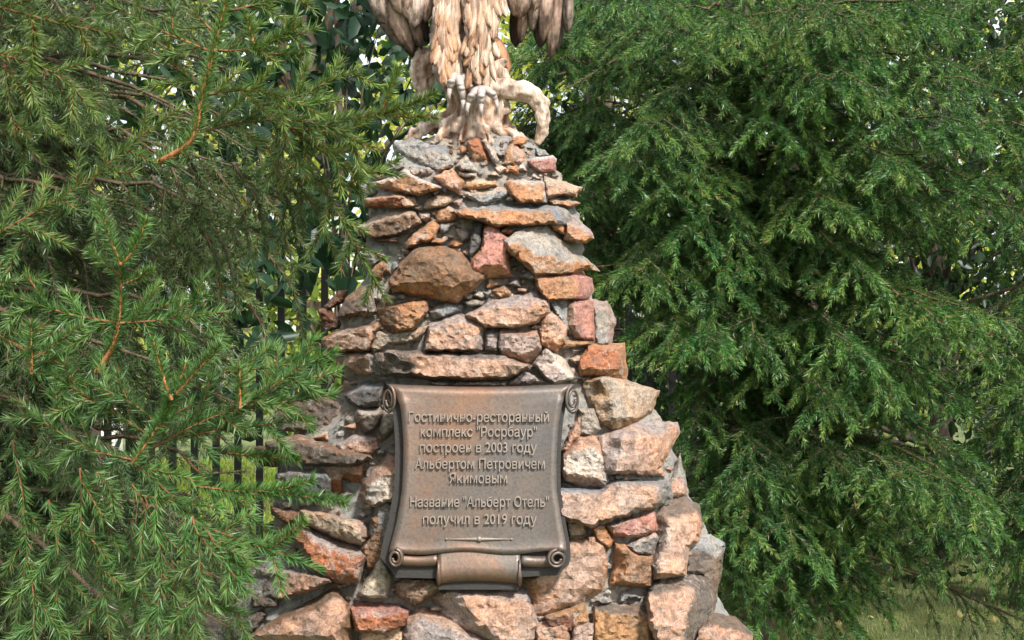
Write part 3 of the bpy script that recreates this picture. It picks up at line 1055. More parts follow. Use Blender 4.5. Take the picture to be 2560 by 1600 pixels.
link('divider_ornament', om.mesh('divider_ornament', True), M_LETTER, plaque, (0, 0, 0))

# ------------------------------------------------------------ eagle sculpture on its stump
ED = 3.70
eagle = empty('eagle_sculpture', P(1190, 340, ED))
tag(eagle, 'cream and brown eagle sculpture perched on a gnarled stump atop the monument', 'sculpture')

def E(px, py, off=0.0):
    return P(px, py, ED + off)
PX = ED / F

def displaced(me, name, fn, colfn, parent, mat, smooth=True):
    n = len(me.vertices)
    co = np.empty(n * 3, np.float32); me.vertices.foreach_get('co', co); co = co.reshape(-1, 3)
    no = np.empty(n * 3, np.float32); me.vertices.foreach_get('normal', no); no = no.reshape(-1, 3)
    dv = np.array([fn(Vector(c)) for c in co], np.float32)
    co = co + no * dv[:, None]
    me.vertices.foreach_set('co', co.ravel())
    at = me.attributes.new('Col', 'FLOAT_COLOR', 'POINT')
    c = np.ones((n, 4), np.float32)
    c[:, :3] = [colfn(d, Vector(q)) for d, q in zip(dv, co)]
    at.data.foreach_set('color', c.ravel())
    me.update()
    for p in me.polygons:
        p.use_smooth = smooth
    me.materials.clear()
    return link(name, me, mat, parent, (0, 0, 0))

st = MB()
st.add(tube([E(1182, 390, .05), E(1182, 335, .02), E(1184, 285), E(1180, 230), E(1165, 170), E(1150, 110, .03), E(1150, 40, .05)],
            [r * PX for r in (98, 76, 60, 68, 84, 80, 60)], 18))
st.add(tube([E(1062, 250, .05), E(1056, 205, .04), E(1058, 165, .04), E(1075, 125, .05)], [r * PX for r in (16, 26, 32, 22)], 12))
st.add(tube([E(1245, 300), E(1228, 230), E(1235, 190), E(1225, 140, .03)], [r * PX for r in (34, 40, 38, 28)], 14))
for (x, y, o, r) in ((1012, 348, .02, 14), (1090, 352, -.05, 18), (1150, 362, -.07, 16), (1225, 360, -.07, 15), (1290, 352, -.03, 16), (1335, 362, .03, 12), (1250, 360, .1, 20), (1100, 360, .1, 20)):
    st.add(tube([E(1180 + (x - 1180) * .15, 265, o * .2), E(1180 + (x - 1180) * .45, 308, o * .6), E(x, y, o), E(x + (x - 1180) * .1, y + 25, o)], [r * 1.9 * PX, r * 1.6 * PX, r * PX, r * .5 * PX], 10))
stm = remesh(st, 'tree_stump', 0.0055, 3)
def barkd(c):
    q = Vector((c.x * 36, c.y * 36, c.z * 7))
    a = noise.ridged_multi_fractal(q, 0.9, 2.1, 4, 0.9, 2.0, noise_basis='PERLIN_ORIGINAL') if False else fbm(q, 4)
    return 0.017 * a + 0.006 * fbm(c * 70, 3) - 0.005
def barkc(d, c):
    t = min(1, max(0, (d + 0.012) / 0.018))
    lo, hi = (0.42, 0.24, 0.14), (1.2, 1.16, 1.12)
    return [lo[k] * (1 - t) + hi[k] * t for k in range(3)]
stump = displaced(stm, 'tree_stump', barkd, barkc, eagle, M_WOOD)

br = MB()
path = [(1205, 222, 0), (1240, 222, -.01), (1275, 226, -.02), (1308, 228, -.02), (1335, 240, -.02), (1352, 268, -.02), (1358, 300, -.02), (1353, 332, -.015), (1343, 362, -.01)]
br.add(tube([E(*p) for p in path], [r * PX for r in (34, 30, 27, 25, 24, 19, 17, 15, 9)], 16))
br.ball(E(1360, 256, -.02), (17 * PX, 17 * PX, 13 * PX))
br.add(tube([E(1220, 200), E(1250, 160, -.01), E(1268, 148, -.02)], [26 * PX, 14 * PX, 5 * PX], 10))
bm_ = remesh(br, 'curved_branch', 0.0045, 3)
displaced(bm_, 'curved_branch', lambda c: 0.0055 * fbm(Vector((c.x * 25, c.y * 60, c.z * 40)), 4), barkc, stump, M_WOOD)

def feather(base, tip, w, bow=0.012, side=0.0, thick=0.004, tipround=0.35, col=(1, 1, 1), n=14, tipdark=0.0):
    """A carved feather: a bowed blade with a raised shaft and a rounded end."""
    base, tip = Vector(base), Vector(tip)
    ax = tip - base
    L = ax.length
    ax.normalize()
    fwd = Vector((0, -1, 0))
    sd_ = ax.cross(fwd).normalized()
    fwd = sd_.cross(ax).normalized()
    if fwd.y > 0:
        fwd.negate()
    rows, cols = [], []
    for i in range(n + 1):
        t = i / n
        q = 1.0 if t < 1 - tipround else math.sqrt(max(0.0, 1 - ((t - (1 - tipround)) / tipround) ** 2))
        q *= 0.72 + 0.28 * min(1, t * 3)
        c = base + ax * (L * t) + fwd * (bow * math.sin(math.pi * t)) + sd_ * (side * t * t * L)
        row = []
        for k in range(9):
            u = k / 4 - 1
            ridge = 0.0042 * max(0, 1 - abs(u) * 4) - 0.007 * u * u
            ridge += 0.0016 * math.sin(u * 9 + t * 34)
            row.append(c + sd_ * (w * 0.5 * q * u) + fwd * ridge)
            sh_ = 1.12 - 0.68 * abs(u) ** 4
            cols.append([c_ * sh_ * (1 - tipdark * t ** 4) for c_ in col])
        rows.append(row)
    V, Fc = solid(grid(rows), thick)
    return V, Fc, cols + cols

wing_roots = []
for s, cx in ((-1, 985), (1, 1360)):                 # the shoulder mass each wing's feathers grow from
    m = MB()
    m.add(tube([E(cx + s * -10, -10, .05), E(cx + s * 5, -110, .04), E(cx + s * 10, -230, .04), E(cx - s * 30, -340, .05), E(cx - s * 90, -390, .06)],
               [r * PX for r in (40, 62, 72, 66, 40)], 16))
    me = remesh(m, 'wing', 0.008, 3)
    wing_roots.append(displaced(me, 'wing', lambda c: 0.006 * fbm(c * 40, 3), barkc, eagle, M_FEATHER))
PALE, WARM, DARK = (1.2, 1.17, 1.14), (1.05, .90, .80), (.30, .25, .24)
M_WING = mat_carved('carved_wing', (0.19, 0.135, 0.11), (0.42, 0.33, 0.285), (0.66, 0.57, 0.51), (1, 1, 0.08), 75, 1.0, .13)
left = [((905, -90, .02), (1052, 150, .05), 56, dict(bow=.02, col=DARK)), ((925, -80, .05), (1042, 141, .06), 50, dict(bow=.02, col=DARK)),
        ((905, -110, 0), (1000, 122, .02), 62, dict(bow=.03, col=PALE, side=-.05)), ((925, -100, -.01), (1030, 132, .015), 48, dict(bow=.03, col=WARM)),
        ((960, -100, -.01), (1055, 120, .02), 44, dict(bow=.025, col=WARM)), ((985, -100, 0), (1072, 108, .03), 40, dict(bow=.02, col=DARK)),
        ((918, -120, -.03), (968, 62, -.01), 58, dict(bow=.03, col=PALE)),
        ((985, -90, -.05), (1002, 34, -.04), 46, dict(bow=.02, tipround=.3, col=WARM)), ((1020, -80, -.05), (1020, 48, -.035), 44, dict(bow=.02, col=WARM)),
        ((1045, -90, -.045), (1036, 70, -.03), 46, dict(bow=.02, col=PALE)), ((1070, -90, -.04), (1062, 55, -.025), 40, dict(bow=.02, col=WARM)), ((1085, -90, -.03), (1078, 40, -.02), 36, dict(col=DARK))]
w1 = wing_roots[0]
for (b_, t_, wd, kw) in left:
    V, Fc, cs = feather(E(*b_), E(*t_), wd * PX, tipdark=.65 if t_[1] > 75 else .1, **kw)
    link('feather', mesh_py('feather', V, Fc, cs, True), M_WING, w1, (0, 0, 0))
right = [((1420, -100, .0), (1413, 84, .02), 30, dict(bow=.03, col=PALE, side=-.04)), ((1400, -100, -.01), (1376, 150, .02), 34, dict(bow=.03, col=WARM)),
         ((1385, -100, .02), (1392, 128, .04), 40, dict(col=DARK, bow=.02)), ((1375, -100, -.015), (1358, 105, .0), 34, dict(bow=.03, col=WARM)), ((1350, -100, .02), (1352, 120, .05), 44, dict(col=DARK)),
         ((1345, -100, -.02), (1330, 80, .0), 32, dict(bow=.03, col=PALE)), ((1320, -90, -.01), (1302, 108, .02), 30, dict(bow=.03, col=WARM)), ((1310, -90, .03), (1288, 118, .05), 44, dict(col=DARK)),
         ((1296, -80, -.05), (1298, 46, -.04), 62, dict(bow=.025, tipround=.45, col=WARM)), ((1262, -80, -.05), (1240, 20, -.05), 44, dict(bow=.02, tipround=.45, col=PALE)), ((1330, -90, -.045), (1335, 30, -.03), 40, dict(bow=.02, col=WARM))]
w2 = wing_roots[1]
for (b_, t_, wd, kw) in right:
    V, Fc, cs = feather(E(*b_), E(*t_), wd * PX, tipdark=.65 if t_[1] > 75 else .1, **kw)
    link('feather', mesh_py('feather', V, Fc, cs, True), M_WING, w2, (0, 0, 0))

bd_ = MB()                                           # torso, neck and head stand above the frame
bd_.add(tube([E(1185, 20, .02), E(1180, -70, 0), E(1178, -200, -.02), E(1180, -330, 0), E(1190, -430, 0), E(1200, -500, -.03), E(1205, -550, -.05)],
             [r * PX for r in (70, 120, 150, 140, 95, 68, 30)], 20))
bd_.add(tube([E(1204, -515, -.08), E(1206, -508, -.13), E(1206, -485, -.155)], [22 * PX, 15 * PX, 4 * PX], 10))
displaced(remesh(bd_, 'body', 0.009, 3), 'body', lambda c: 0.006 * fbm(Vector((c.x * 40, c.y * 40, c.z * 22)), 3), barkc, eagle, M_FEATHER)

def leg(pts, rad, seed, feats):
    m = MB().add(tube([E(*p) for p in pts], [r * PX for r in rad], 16))
    me = remesh(m, 'leg', 0.006, 3)
    lg = displaced(me, 'leg', lambda c: 0.006 * fbm(Vector((c.x * 30, c.y * 30, c.z * 12)) + Vector((seed, 0, 0)), 3), barkc, eagle, M_FEATHER)
    rl = random.Random(seed)
    pp = [E(*p) for p in pts]
    V, Fc, C = [], [], []
    for k in range(feats):                           # overlapping tufts of leg plumage, carved in relief
        t = .82 * (k + rl.random()) / feats
        x = t * (len(pp) - 1); i = min(int(x), len(pp) - 2); u = x - i
        c = pp[i].lerp(pp[i + 1], u); r = (rad[i] * (1 - u) + rad[i + 1] * u) * PX
        th = rl.uniform(-1.1, 1.1)
        b0 = c + Vector((math.sin(th) * r * .93, -math.cos(th) * r * .93, 0))
        tp = b0 + Vector((math.sin(th) * 0.006 + rl.uniform(-.006, .006), -0.006, -rl.uniform(.045, .085)))
        v, f, cs = feather(b0, tp, rl.uniform(.018, .034), .002, rl.uniform(-.25, .25), .003, .55, rl.choice([PALE, PALE, WARM, (.95, .7, .5)]), 6)
        k0 = len(V)
        V += v; Fc += [tuple(q + k0 for q in g_) for g_ in f]; C += cs
    pl = link('plumage', mesh_py('plumage', V, Fc, C, True), M_FEATHER, lg, (0, 0, 0))
    tag(pl, kind='stuff')
    return lg
leg([(1128, -50, -.04), (1122, 20, -.06), (1116, 90, -.075), (1120, 150, -.085), (1132, 190, -.09)], (44, 38, 31, 25, 15), 5, 38)
leg([(1215, -50, -.06), (1210, 20, -.085), (1204, 90, -.095), (1202, 150, -.10), (1204, 215, -.10)], (56, 46, 35, 25, 16), 9, 46)

M_TALON = mat_plain('grey_claw', (0.34, 0.29, 0.265), 0.45, 0, 0.25, 60)
def foot(c, spread, scale):
    ft = None
    for k, (dx, dy, dz) in enumerate(spread):
        b = E(*c)
        m = MB()
        p1 = b + Vector((dx * .45, dy * .7, dz * .25)) * scale
        p2 = b + Vector((dx * .85, dy, dz * .7)) * scale
        p3 = b + Vector((dx, dy * .95, dz)) * scale
        m.add(tube([b, p1, p2, p3], [.015 * scale, .014 * scale, .011 * scale, .008 * scale], 10))
        for q in range(4):
            pt = b.lerp(p2, .25 + q * .22)
            m.ball(pt + Vector((0, -.008, .003)), (.012 * scale, .009, .007), 8, 6)
        toe = link('toe', m.mesh('toe', True), M_TALON, eagle, (0, 0, 0))
        p4 = p3 + Vector((dx * .1, -.012, -.022)) * scale
        p5 = p4 + Vector((-dx * .08, .016, -.02)) * scale
        link('claw', MB().add(tube([p3, p4, p5], [.008 * scale, .006 * scale, .001], 8)).mesh('claw', True), M_TALON, toe, (0, 0, 0))
foot((1142, 185, -.085), [(-.02, -.03, -.05), (.02, -.035, -.085), (.055, -.02, -.07)], .85)
foot((1204, 222, -.11), [(-.04, -.035, -.05), (.0, -.05, -.055), (.045, -.03, -.04)], .82)
V, Fc, cs = feather(E(1215, 90, .03), E(1284, 172, .01), 44 * PX, .03, .12, .006, .6, (.95, .62, .42))
link('tail', mesh_py('tail', V, Fc, cs, True), M_FEATHER, eagle, (0, 0, 0))

# ------------------------------------------------------------ spruces
def norm(v):
    return v / max(np.linalg.norm(v), 1e-9)

class Spray:
    """Line segments of twig with needles on them."""
    def __init__(s):
        s.seg = []                                   # a(3) b(3) r_a r_b needle_len density colour_mix tip_flag
    def add(s, a, b, ra, rb, nl, den, cm, tip=0.0):
        s.seg.append((*a, *b, ra, rb, nl, den, cm, tip))

UPV = np.array([0, 0, 1.0])
def in_view(p, m=170):
    if p[1] < 0.5:
        return False
    x, y = proj(p)
    return -m < x < 2560 + m and -m < y < 1600 + m

def grow_axis(r, p, d, L, n, sag, jit):
    """Points of a slightly drooping axis."""
    pts = [p]
    d = norm(d)
    for k in range(n):
        d = norm(d + np.array([r.gauss(0, jit), r.gauss(0, jit), r.gauss(0, jit) - sag / n]))
        p = p + d * (L / n)
        pts.append(p)
    return pts

def bough(r, sp, base, d0, L, o):
    """A main axis with side branches and their side shoots in a drooping spray."""
    n = 14
    pts = [np.array(base, float)]
    d = norm(np.array(d0, float))
    if 'to' in o:                                    # a bough that ends at a given point
        q0, q2 = pts[0], np.array(o['to'], float)
        q1 = q0 + (q2 - q0) * .6 + UPV * o.get('arch', .16)
        L = np.linalg.norm(q2 - q0)
        pts = [q0 * (1 - t) ** 2 + q1 * 2 * t * (1 - t) + q2 * t * t + np.array([r.gauss(0, .008) for _ in range(3)]) for t in np.linspace(0, 1, n + 1)]
    for k in range(n if 'to' not in o else 0):
        t = k / n
        dz = (-o['sag'] if t < .6 else o['up']) / n
        d = norm(d + np.array([r.gauss(0, .035), r.gauss(0, .035), dz + r.gauss(0, .02)]))
        pts.append(pts[-1] + d * (L / n))
    if 'xmax' in o:
        for k in range(3, n + 1):
            if proj(pts[k])[0] > o['xmax']:
                pts = pts[:k]
                L *= (k - 1) / n
                n = k - 1
                break
    for k in range(n):
        t = k / n
        ra, rb = o['r0'] * (1 - t) ** .8 + .002, o['r0'] * (1 - (k + 1) / n) ** .8 + .002
        sp.add(pts[k], pts[k + 1], ra, rb, o['nl'], o['den'] * (0.9 if t > .45 else .15), r.uniform(.2, .6), t)
    s = o['start'] * L
    side = 1
    while s < L * .985:
        t = s / L
        i = min(int(t * n), n - 1)
        p = pts[i] + (pts[i + 1] - pts[i]) * (t * n - i)
        dm = norm(pts[i + 1] - pts[i])
        sv = np.cross(dm, UPV)
        sv = norm(sv)
        side = -side
        l2 = min(o.get('l2max', 9), (o['l2'] * (1 - t) ** .75 * L + .07) * r.uniform(.65, 1.15))
        a = math.radians(r.uniform(40, 58))
        d2 = dm * math.cos(a) + sv * side * math.sin(a) + UPV * r.uniform(-.22, .08)
        if in_view(p + norm(d2) * l2 * .5, 260) and not o['skip'](p + norm(d2) * l2 * .6):
            n2 = max(3, int(l2 / .07))
            ax = grow_axis(r, p, d2, l2, n2, o['sag2'], .05)
            cm = r.uniform(0, 1)
            done = 0
            for k in range(n2):
                r2 = .0028 * (1 - k / n2) * l2 / .4 + .0012
                if not in_view(ax[k]) or o['skip'](ax[k + 1]):
                    break
                else:
                    done = k + 1
                    sp.add(ax[k], ax[k + 1], r2, r2 * .85, o['nl'], o['den'] * (1 if k / n2 > .25 else .5), cm * .5 + .5 * k / n2, k / n2)
            s3 = .03
            sd3 = 1
            while s3 < l2 * .94 * done / n2:
                t3 = s3 / l2
                j = min(int(t3 * n2), n2 - 1)
                q = ax[j] + (ax[j + 1] - ax[j]) * (t3 * n2 - j)
                if in_view(q) and not o['skip'](q):
                    e = norm(ax[j + 1] - ax[j])
                    sv3 = norm(np.cross(e, UPV))
                    sd3 = -sd3
                    l3 = (o['l3'] * (1 - .65 * t3)) * r.uniform(.6, 1.2)
                    l3 = min(l3, .9 * (l2 - s3) + .05)
                    b3 = math.radians(r.uniform(38, 56))
                    d3 = e * math.cos(b3) + sv3 * sd3 * math.sin(b3) + UPV * (r.uniform(-.35, .1) - o['hang'])
                    g3 = grow_axis(r, q, d3, l3, 2, o['sag2'] * .5, .05)
                    c3 = min(1, max(0, r.gauss(.5, .25)))
                    for k in range(2):
                        sp.add(g3[k], g3[k + 1], .0017, .0013, o['nl'] * .95, o['den'], c3 * .5 + .05 + .34 * k, .5 + .5 * k)
                s3 += o['s3'] * r.uniform(.7, 1.3)
        s += o['s2'] * r.uniform(.7, 1.3)

def needle_mesh(seg, w, c_old, c_mid, c_new, name, ang=50):
    A = np.array(seg, float)
    a, b = A[:, 0:3], A[:, 3:6]
    L = np.linalg.norm(b - a, axis=1)
    cnt = np.maximum(1, rng.poisson(np.maximum(L * A[:, 9], .3)))
    idx = np.repeat(np.arange(len(A)), cnt)
    m = len(idx)
    t = np.minimum(rng.uniform(0, 1, m) ** .9, 1)
    ax = (b - a) / np.maximum(L, 1e-9)[:, None]
    ref = np.where(np.abs(ax[:, 2:3]) > .93, np.array([[1., 0, 0]]), np.array([[0, 0, 1.]]))
    sx = np.cross(ax, ref); sx /= np.linalg.norm(sx, axis=1)[:, None]
    uz = np.cross(sx, ax)
    ph = rng.uniform(-0.35 * np.pi, 1.35 * np.pi, m)          # few needles below the twig
    al = np.radians(rng.normal(ang, 9, m)) * (1 - .55 * (A[idx, 11] > .9) * t ** 3)
    rad = sx[idx] * np.cos(ph)[:, None] + uz[idx] * np.sin(ph)[:, None]
    dr = ax[idx] * np.cos(al)[:, None] + rad * np.sin(al)[:, None]
    ln = A[idx, 8] * rng.uniform(.55, 1.12, m)
    p = a[idx] + (b - a)[idx] * t[:, None] + rad * A[idx, 6][:, None] * .8
    rv = rng.normal(0, 1, (m, 3))
    s = np.cross(dr, rv); s /= np.maximum(np.linalg.norm(s, axis=1), 1e-6)[:, None]
    s *= (w / 2 * rng.uniform(.8, 1.2, m))[:, None]
    V = np.stack([p - s, p + s, p + dr * ln[:, None]], 1).reshape(-1, 3)
    cm = np.clip(A[idx, 10] + rng.normal(0, .13, m), 0, 1)[:, None]
    c_old, c_mid, c_new = np.array(c_old), np.array(c_mid), np.array(c_new)
    c = np.where(cm < .5, c_old + (c_mid - c_old) * cm * 2, c_mid + (c_new - c_mid) * (cm - .5) * 2)
    c = c * rng.uniform(.7, 1.3, m)[:, None]
    dead = rng.uniform(0, 1, m) < DEAD[0]
    c[dead] = np.array((.24, .125, .05)) * rng.uniform(.6, 1.2, (int(dead.sum()), 1))
    c = c * TINT[0]
    return mesh_np(name, V, np.arange(m * 3).reshape(-1, 3), np.repeat(c, 3, 0))

def twig_mesh(seg, name, rmin=0.0):
    A = np.array(seg, float)
    A = A[A[:, 6] > rmin]
    a, b = A[:, 0:3], A[:, 3:6]
    ax = b - a
    ax /= np.maximum(np.linalg.norm(ax, axis=1), 1e-9)[:, None]
    ref = np.where(np.abs(ax[:, 2:3]) > .93, np.array([[1., 0, 0]]), np.array([[0, 0, 1.]]))
    sx = np.cross(ax, ref); sx /= np.linalg.norm(sx, axis=1)[:, None]
    uz = np.cross(sx, ax)
    V = []
    for k in range(3):
        th = 2 * np.pi * k / 3
        o = sx * np.cos(th) + uz * np.sin(th)
        V.append(a + o * A[:, 6:7]); V.append(b + o * A[:, 7:8])
    V = np.stack(V, 1).reshape(-1, 3)
    base = np.arange(len(A))[:, None] * 6
    Fc = np.concatenate([base + np.array([[2 * k, (2 * k + 2) % 6, (2 * k + 3) % 6, 2 * k + 1]]) for k in range(3)])
    return mesh_np(name, V, Fc, None, True)

N_TRI = [0]
DEAD, TINT = [.03], [np.ones(3)]
rt = np.random.default_rng(5)
def finish_bough(sp, tree, w, pal, twig=M_TWIG, ang=40):
    if len(sp.seg) < 2:
        return
    br_ = link('branch', twig_mesh(sp.seg, 'branch', .00175 if twig is M_OLDTWIG else 0), twig, tree, (0, 0, 0))
    DEAD[0] = rt.choice([.01, .01, .02, .06])       # every bough has its own shade and its share of dead needles
    TINT[0] = rt.uniform(.8, 1.2) * np.array([rt.uniform(.86, 1.06), 1, rt.uniform(.9, 1.2)])
    me = needle_mesh(sp.seg, w, *pal, 'needles', ang)
    N_TRI[0] += len(me.polygons)
    nd = link('needles', me, M_NEEDLE, br_, (0, 0, 0))
    tag(nd, kind='stuff')

def trunk(tree, x, y, h, r0):
    pts = [(x + .02 * math.sin(k), y, k * h / 10 - .05) for k in range(11)]
    rr = [r0 * (1 - .85 * k / 10) * (1.35 if k == 0 else 1) for k in range(11)]
    link('trunk', MB().add(tube(pts, rr, 14)).mesh('trunk', True), M_TRUNK, tree, (0, 0, 0))

def in_ell(x, y, e):
    return any(((x - a) / c) ** 2 + ((y - b) / d) ** 2 < 1 for a, b, c, d in e)

def spruce(label, x, y, h, r0, hs, azr, Lf, o, pal, w, seed, gaps=()):
    r = random.Random(seed)
    t = empty('spruce_tree', (x, y, 0))
    tag(t, label, 'spruce tree', 'spruces around the monument')
    trunk(t, x, y, h, r0)
    oo = dict(sag=.6, up=.3, r0=.008, nl=.019, den=760, l2=.30, l3=.11, s2=.07, s3=.05, sag2=.75, hang=.3, start=.42)
    oo.update(o)
    def skip(p):
        if inside_core(p):
            return True
        if gaps:
            u, v = proj(p)
            return in_ell(u, v, gaps)
        return False
    oo['skip'] = skip
    for z in hs:
        az = math.radians(r.uniform(*azr))           # measured from -Y (towards the camera), positive to the right
        L = Lf(z) * r.uniform(.8, 1.12)
        d = (math.sin(az), -math.cos(az), r.uniform(-.05, .25))
        sp = Spray()
        bough(r, sp, (x, y, z), d, L, oo)
        finish_bough(sp, t, w, pal, M_OLDTWIG)
    t['skip_ok'] = 1
    del t['skip_ok']
    return t, oo

def hts(seed, z0, z1, n):
    r = random.Random(seed)
    return [z0 + (z1 - z0) * (k + r.random()) / n for k in range(n)]

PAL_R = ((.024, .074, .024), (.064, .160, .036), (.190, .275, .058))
PAL_D = ((.012, .036, .015), (.030, .078, .024), (.070, .130, .038))  # back spruces: their shade is painted in as darker needles
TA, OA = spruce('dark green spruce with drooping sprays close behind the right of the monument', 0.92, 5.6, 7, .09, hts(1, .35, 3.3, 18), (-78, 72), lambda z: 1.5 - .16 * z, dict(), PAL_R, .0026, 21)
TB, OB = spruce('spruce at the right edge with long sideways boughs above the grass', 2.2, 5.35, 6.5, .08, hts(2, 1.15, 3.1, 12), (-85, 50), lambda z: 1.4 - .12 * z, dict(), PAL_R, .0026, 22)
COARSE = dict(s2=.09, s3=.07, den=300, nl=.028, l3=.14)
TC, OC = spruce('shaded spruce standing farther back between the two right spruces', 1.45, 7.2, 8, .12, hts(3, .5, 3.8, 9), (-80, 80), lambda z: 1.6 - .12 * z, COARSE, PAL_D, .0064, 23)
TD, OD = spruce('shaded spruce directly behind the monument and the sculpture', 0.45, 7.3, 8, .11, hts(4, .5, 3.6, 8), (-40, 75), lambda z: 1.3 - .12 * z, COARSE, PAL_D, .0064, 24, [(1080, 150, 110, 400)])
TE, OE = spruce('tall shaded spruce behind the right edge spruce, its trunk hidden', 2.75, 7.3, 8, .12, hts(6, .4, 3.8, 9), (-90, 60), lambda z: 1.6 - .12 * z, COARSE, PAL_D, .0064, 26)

def reach(trees, targets, seed, pal, w, twig=M_OLDTWIG, **kw):
    """Boughs from the nearest of the given trunks out to each target point (column, row, distance)."""
    r = random.Random(seed)
    for (px, py, d) in targets:
        q = P(px, py, d)
        t, oo = min(trees, key=lambda e: abs(e[0].location.x - q.x) + r.uniform(0, .15))
        x, y = t.location.x, t.location.y
        run = math.hypot(q.x - x, q.y - y)
        o2 = dict(oo)
        o2.update(kw)
        o2['to'] = q
        o2['hang'] = oo['hang'] * r.uniform(0, 1.7)
        o2['sag2'] = oo['sag2'] * r.uniform(.5, 1.3)
        L = math.sqrt(run * run + .05)
        o2['start'] = max(.12, 1 - kw.get('leafy', .85) / L)
        z0 = max(.25, q.z + r.uniform(-.05, .22) + .05 * run)
        sp = Spray()
        bough(r, sp, (x, y, z0), (0, -1, 0), L, o2)
        finish_bough(sp, t, w, pal, twig)

def jgrid(seed, x0, x1, y0, y1, nx, ny, d0, d1, ok=None):
    r = random.Random(seed)
    out = []
    for i in range(nx):
        for j in range(ny):
            a = x0 + (x1 - x0) * (i + r.random()) / nx; b = y0 + (y1 - y0) * (j + r.random()) / ny
            if ok is None or ok(a, b):
                out.append((a, b, r.uniform(d0, d1)))
    return out

def right_front(a, b):
    edge = np.interp(b, [0, 300, 500, 800, 1000, 1200, 1400, 1600], [1470, 1470, 1530, 1560, 1680, 1760, 1840, 1900])
    low = np.interp(a, [1700, 2000, 2250, 2450, 2700], [1650, 1620, 1500, 1450, 1500])
    return a > edge and b < low
reach([(TA, OA), (TB, OB)], jgrid(41, 1440, 2660, -40, 1640, 12, 16, 3.95, 5.0, right_front), 51, PAL_R, .0032, s2=.074, s3=.066, l3=.155, l2max=.40, den=1250, nl=.0215, leafy=.95)
reach([(TA, OA)], jgrid(46, 1500, 1760, 380, 1200, 2, 9, 4.3, 5.0, right_front), 56, PAL_R, .0032, s2=.074, s3=.066, l3=.15, l2max=.34, den=1150, nl=.0215)
reach([(TB, OB)], jgrid(47, 2380, 2680, -60, 1400, 2, 9, 4.2, 5.0), 57, PAL_R, .0032, s2=.074, s3=.066, l3=.15, l2max=.38, den=1150, nl=.0215)
reach([(TB, OB)], [(2500, 600, 4.8), (2420, 480, 4.9), (2540, 380, 4.8), (2460, 200, 4.9), (2540, 900, 4.7), (2450, 1100, 4.7), (2540, 60, 4.8), (2480, 1430, 4.6), (2560, 1400, 4.6), (2530, 1500, 4.7), (2420, 1370, 4.5), (2600, 1470, 4.6), (2340, 1330, 4.5)], 58, PAL_R, .0032, s2=.074, s3=.066, l3=.15, l2max=.34, den=1150, nl=.0215)
reach([(TA, OA), (TD, OD)], jgrid(44, 1370, 1560, -20, 800, 3, 10, 4.7, 5.6), 54, PAL_R, .0032, s2=.074, s3=.066, l3=.15, l2max=.36, den=1000, nl=.0215)
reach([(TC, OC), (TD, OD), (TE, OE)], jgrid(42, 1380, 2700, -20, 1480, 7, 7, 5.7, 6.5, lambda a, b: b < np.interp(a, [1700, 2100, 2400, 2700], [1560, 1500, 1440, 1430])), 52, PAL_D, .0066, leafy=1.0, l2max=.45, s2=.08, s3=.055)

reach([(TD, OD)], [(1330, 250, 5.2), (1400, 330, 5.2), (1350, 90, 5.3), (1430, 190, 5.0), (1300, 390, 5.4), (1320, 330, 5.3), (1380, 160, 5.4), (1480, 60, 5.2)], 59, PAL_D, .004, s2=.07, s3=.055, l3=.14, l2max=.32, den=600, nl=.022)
reach([(TA, OA)], [(1790, 1480, 4.2), (1850, 1590, 4.15), (1930, 1500, 4.3), (2000, 1590, 4.25), (2080, 1520, 4.35), (2150, 1450, 4.4), (2120, 1600, 4.3), (1760, 1380, 4.3), (2200, 1530, 4.45)], 60, PAL_R, .0032, s2=.074, s3=.066, l3=.15, l2max=.34, den=1150, nl=.0215, leafy=1.1)

# the near spruce on the left: its trunk stands outside the frame
PAL_L = ((.028, .074, .026), (.060, .145, .034), (.130, .222, .060))
PAL_LD = ((.038, .066, .026), (.070, .118, .036), (.120, .175, .056))
PAL_LO = ((.040, .070, .024), (.080, .140, .032), (.165, .240, .060))
GAPS = [(715, 780, 60, 105), (530, 1190, 95, 75), (380, 210, 110, 90), (830, 120, 150, 170), (870, 330, 60, 80), (840, 480, 40, 90), (265, 1075, 45, 35), (430, 1380, 60, 30),
        (1000, 600, 130, 1200), (1180, 1230, 260, 340)]
tl, tlo = spruce('near spruce with orange tipped shoots reaching in from the left', -1.62, 3.35, 6, .10, hts(5, .2, 2.7, 22), (8, 112), lambda z: 1.55 - .12 * z,
            dict(nl=.02, den=800, s2=.06, s3=.045, hang=.35, sag2=.8, r0=.010, start=.3, xmax=640), PAL_LD, .0019, 25, GAPS)
r = random.Random(77)
reach([(tl, tlo)], jgrid(45, -80, 640, -60, 1640, 7, 11, 3.3, 3.9, lambda a, b: not in_ell(a, b, GAPS)), 55, PAL_LD, .0036, s2=.07, s3=.05, l2max=.4, l3=.13, den=480, nl=.024, leafy=1.0)
reach([(tl, tlo)], jgrid(43, -80, 760, -40, 1640, 6, 11, 2.75, 3.25, lambda a, b: not in_ell(a, b, GAPS)), 53, PAL_LD, .0021, s2=.06, s3=.04, l2max=.34, den=800, leafy=.9)

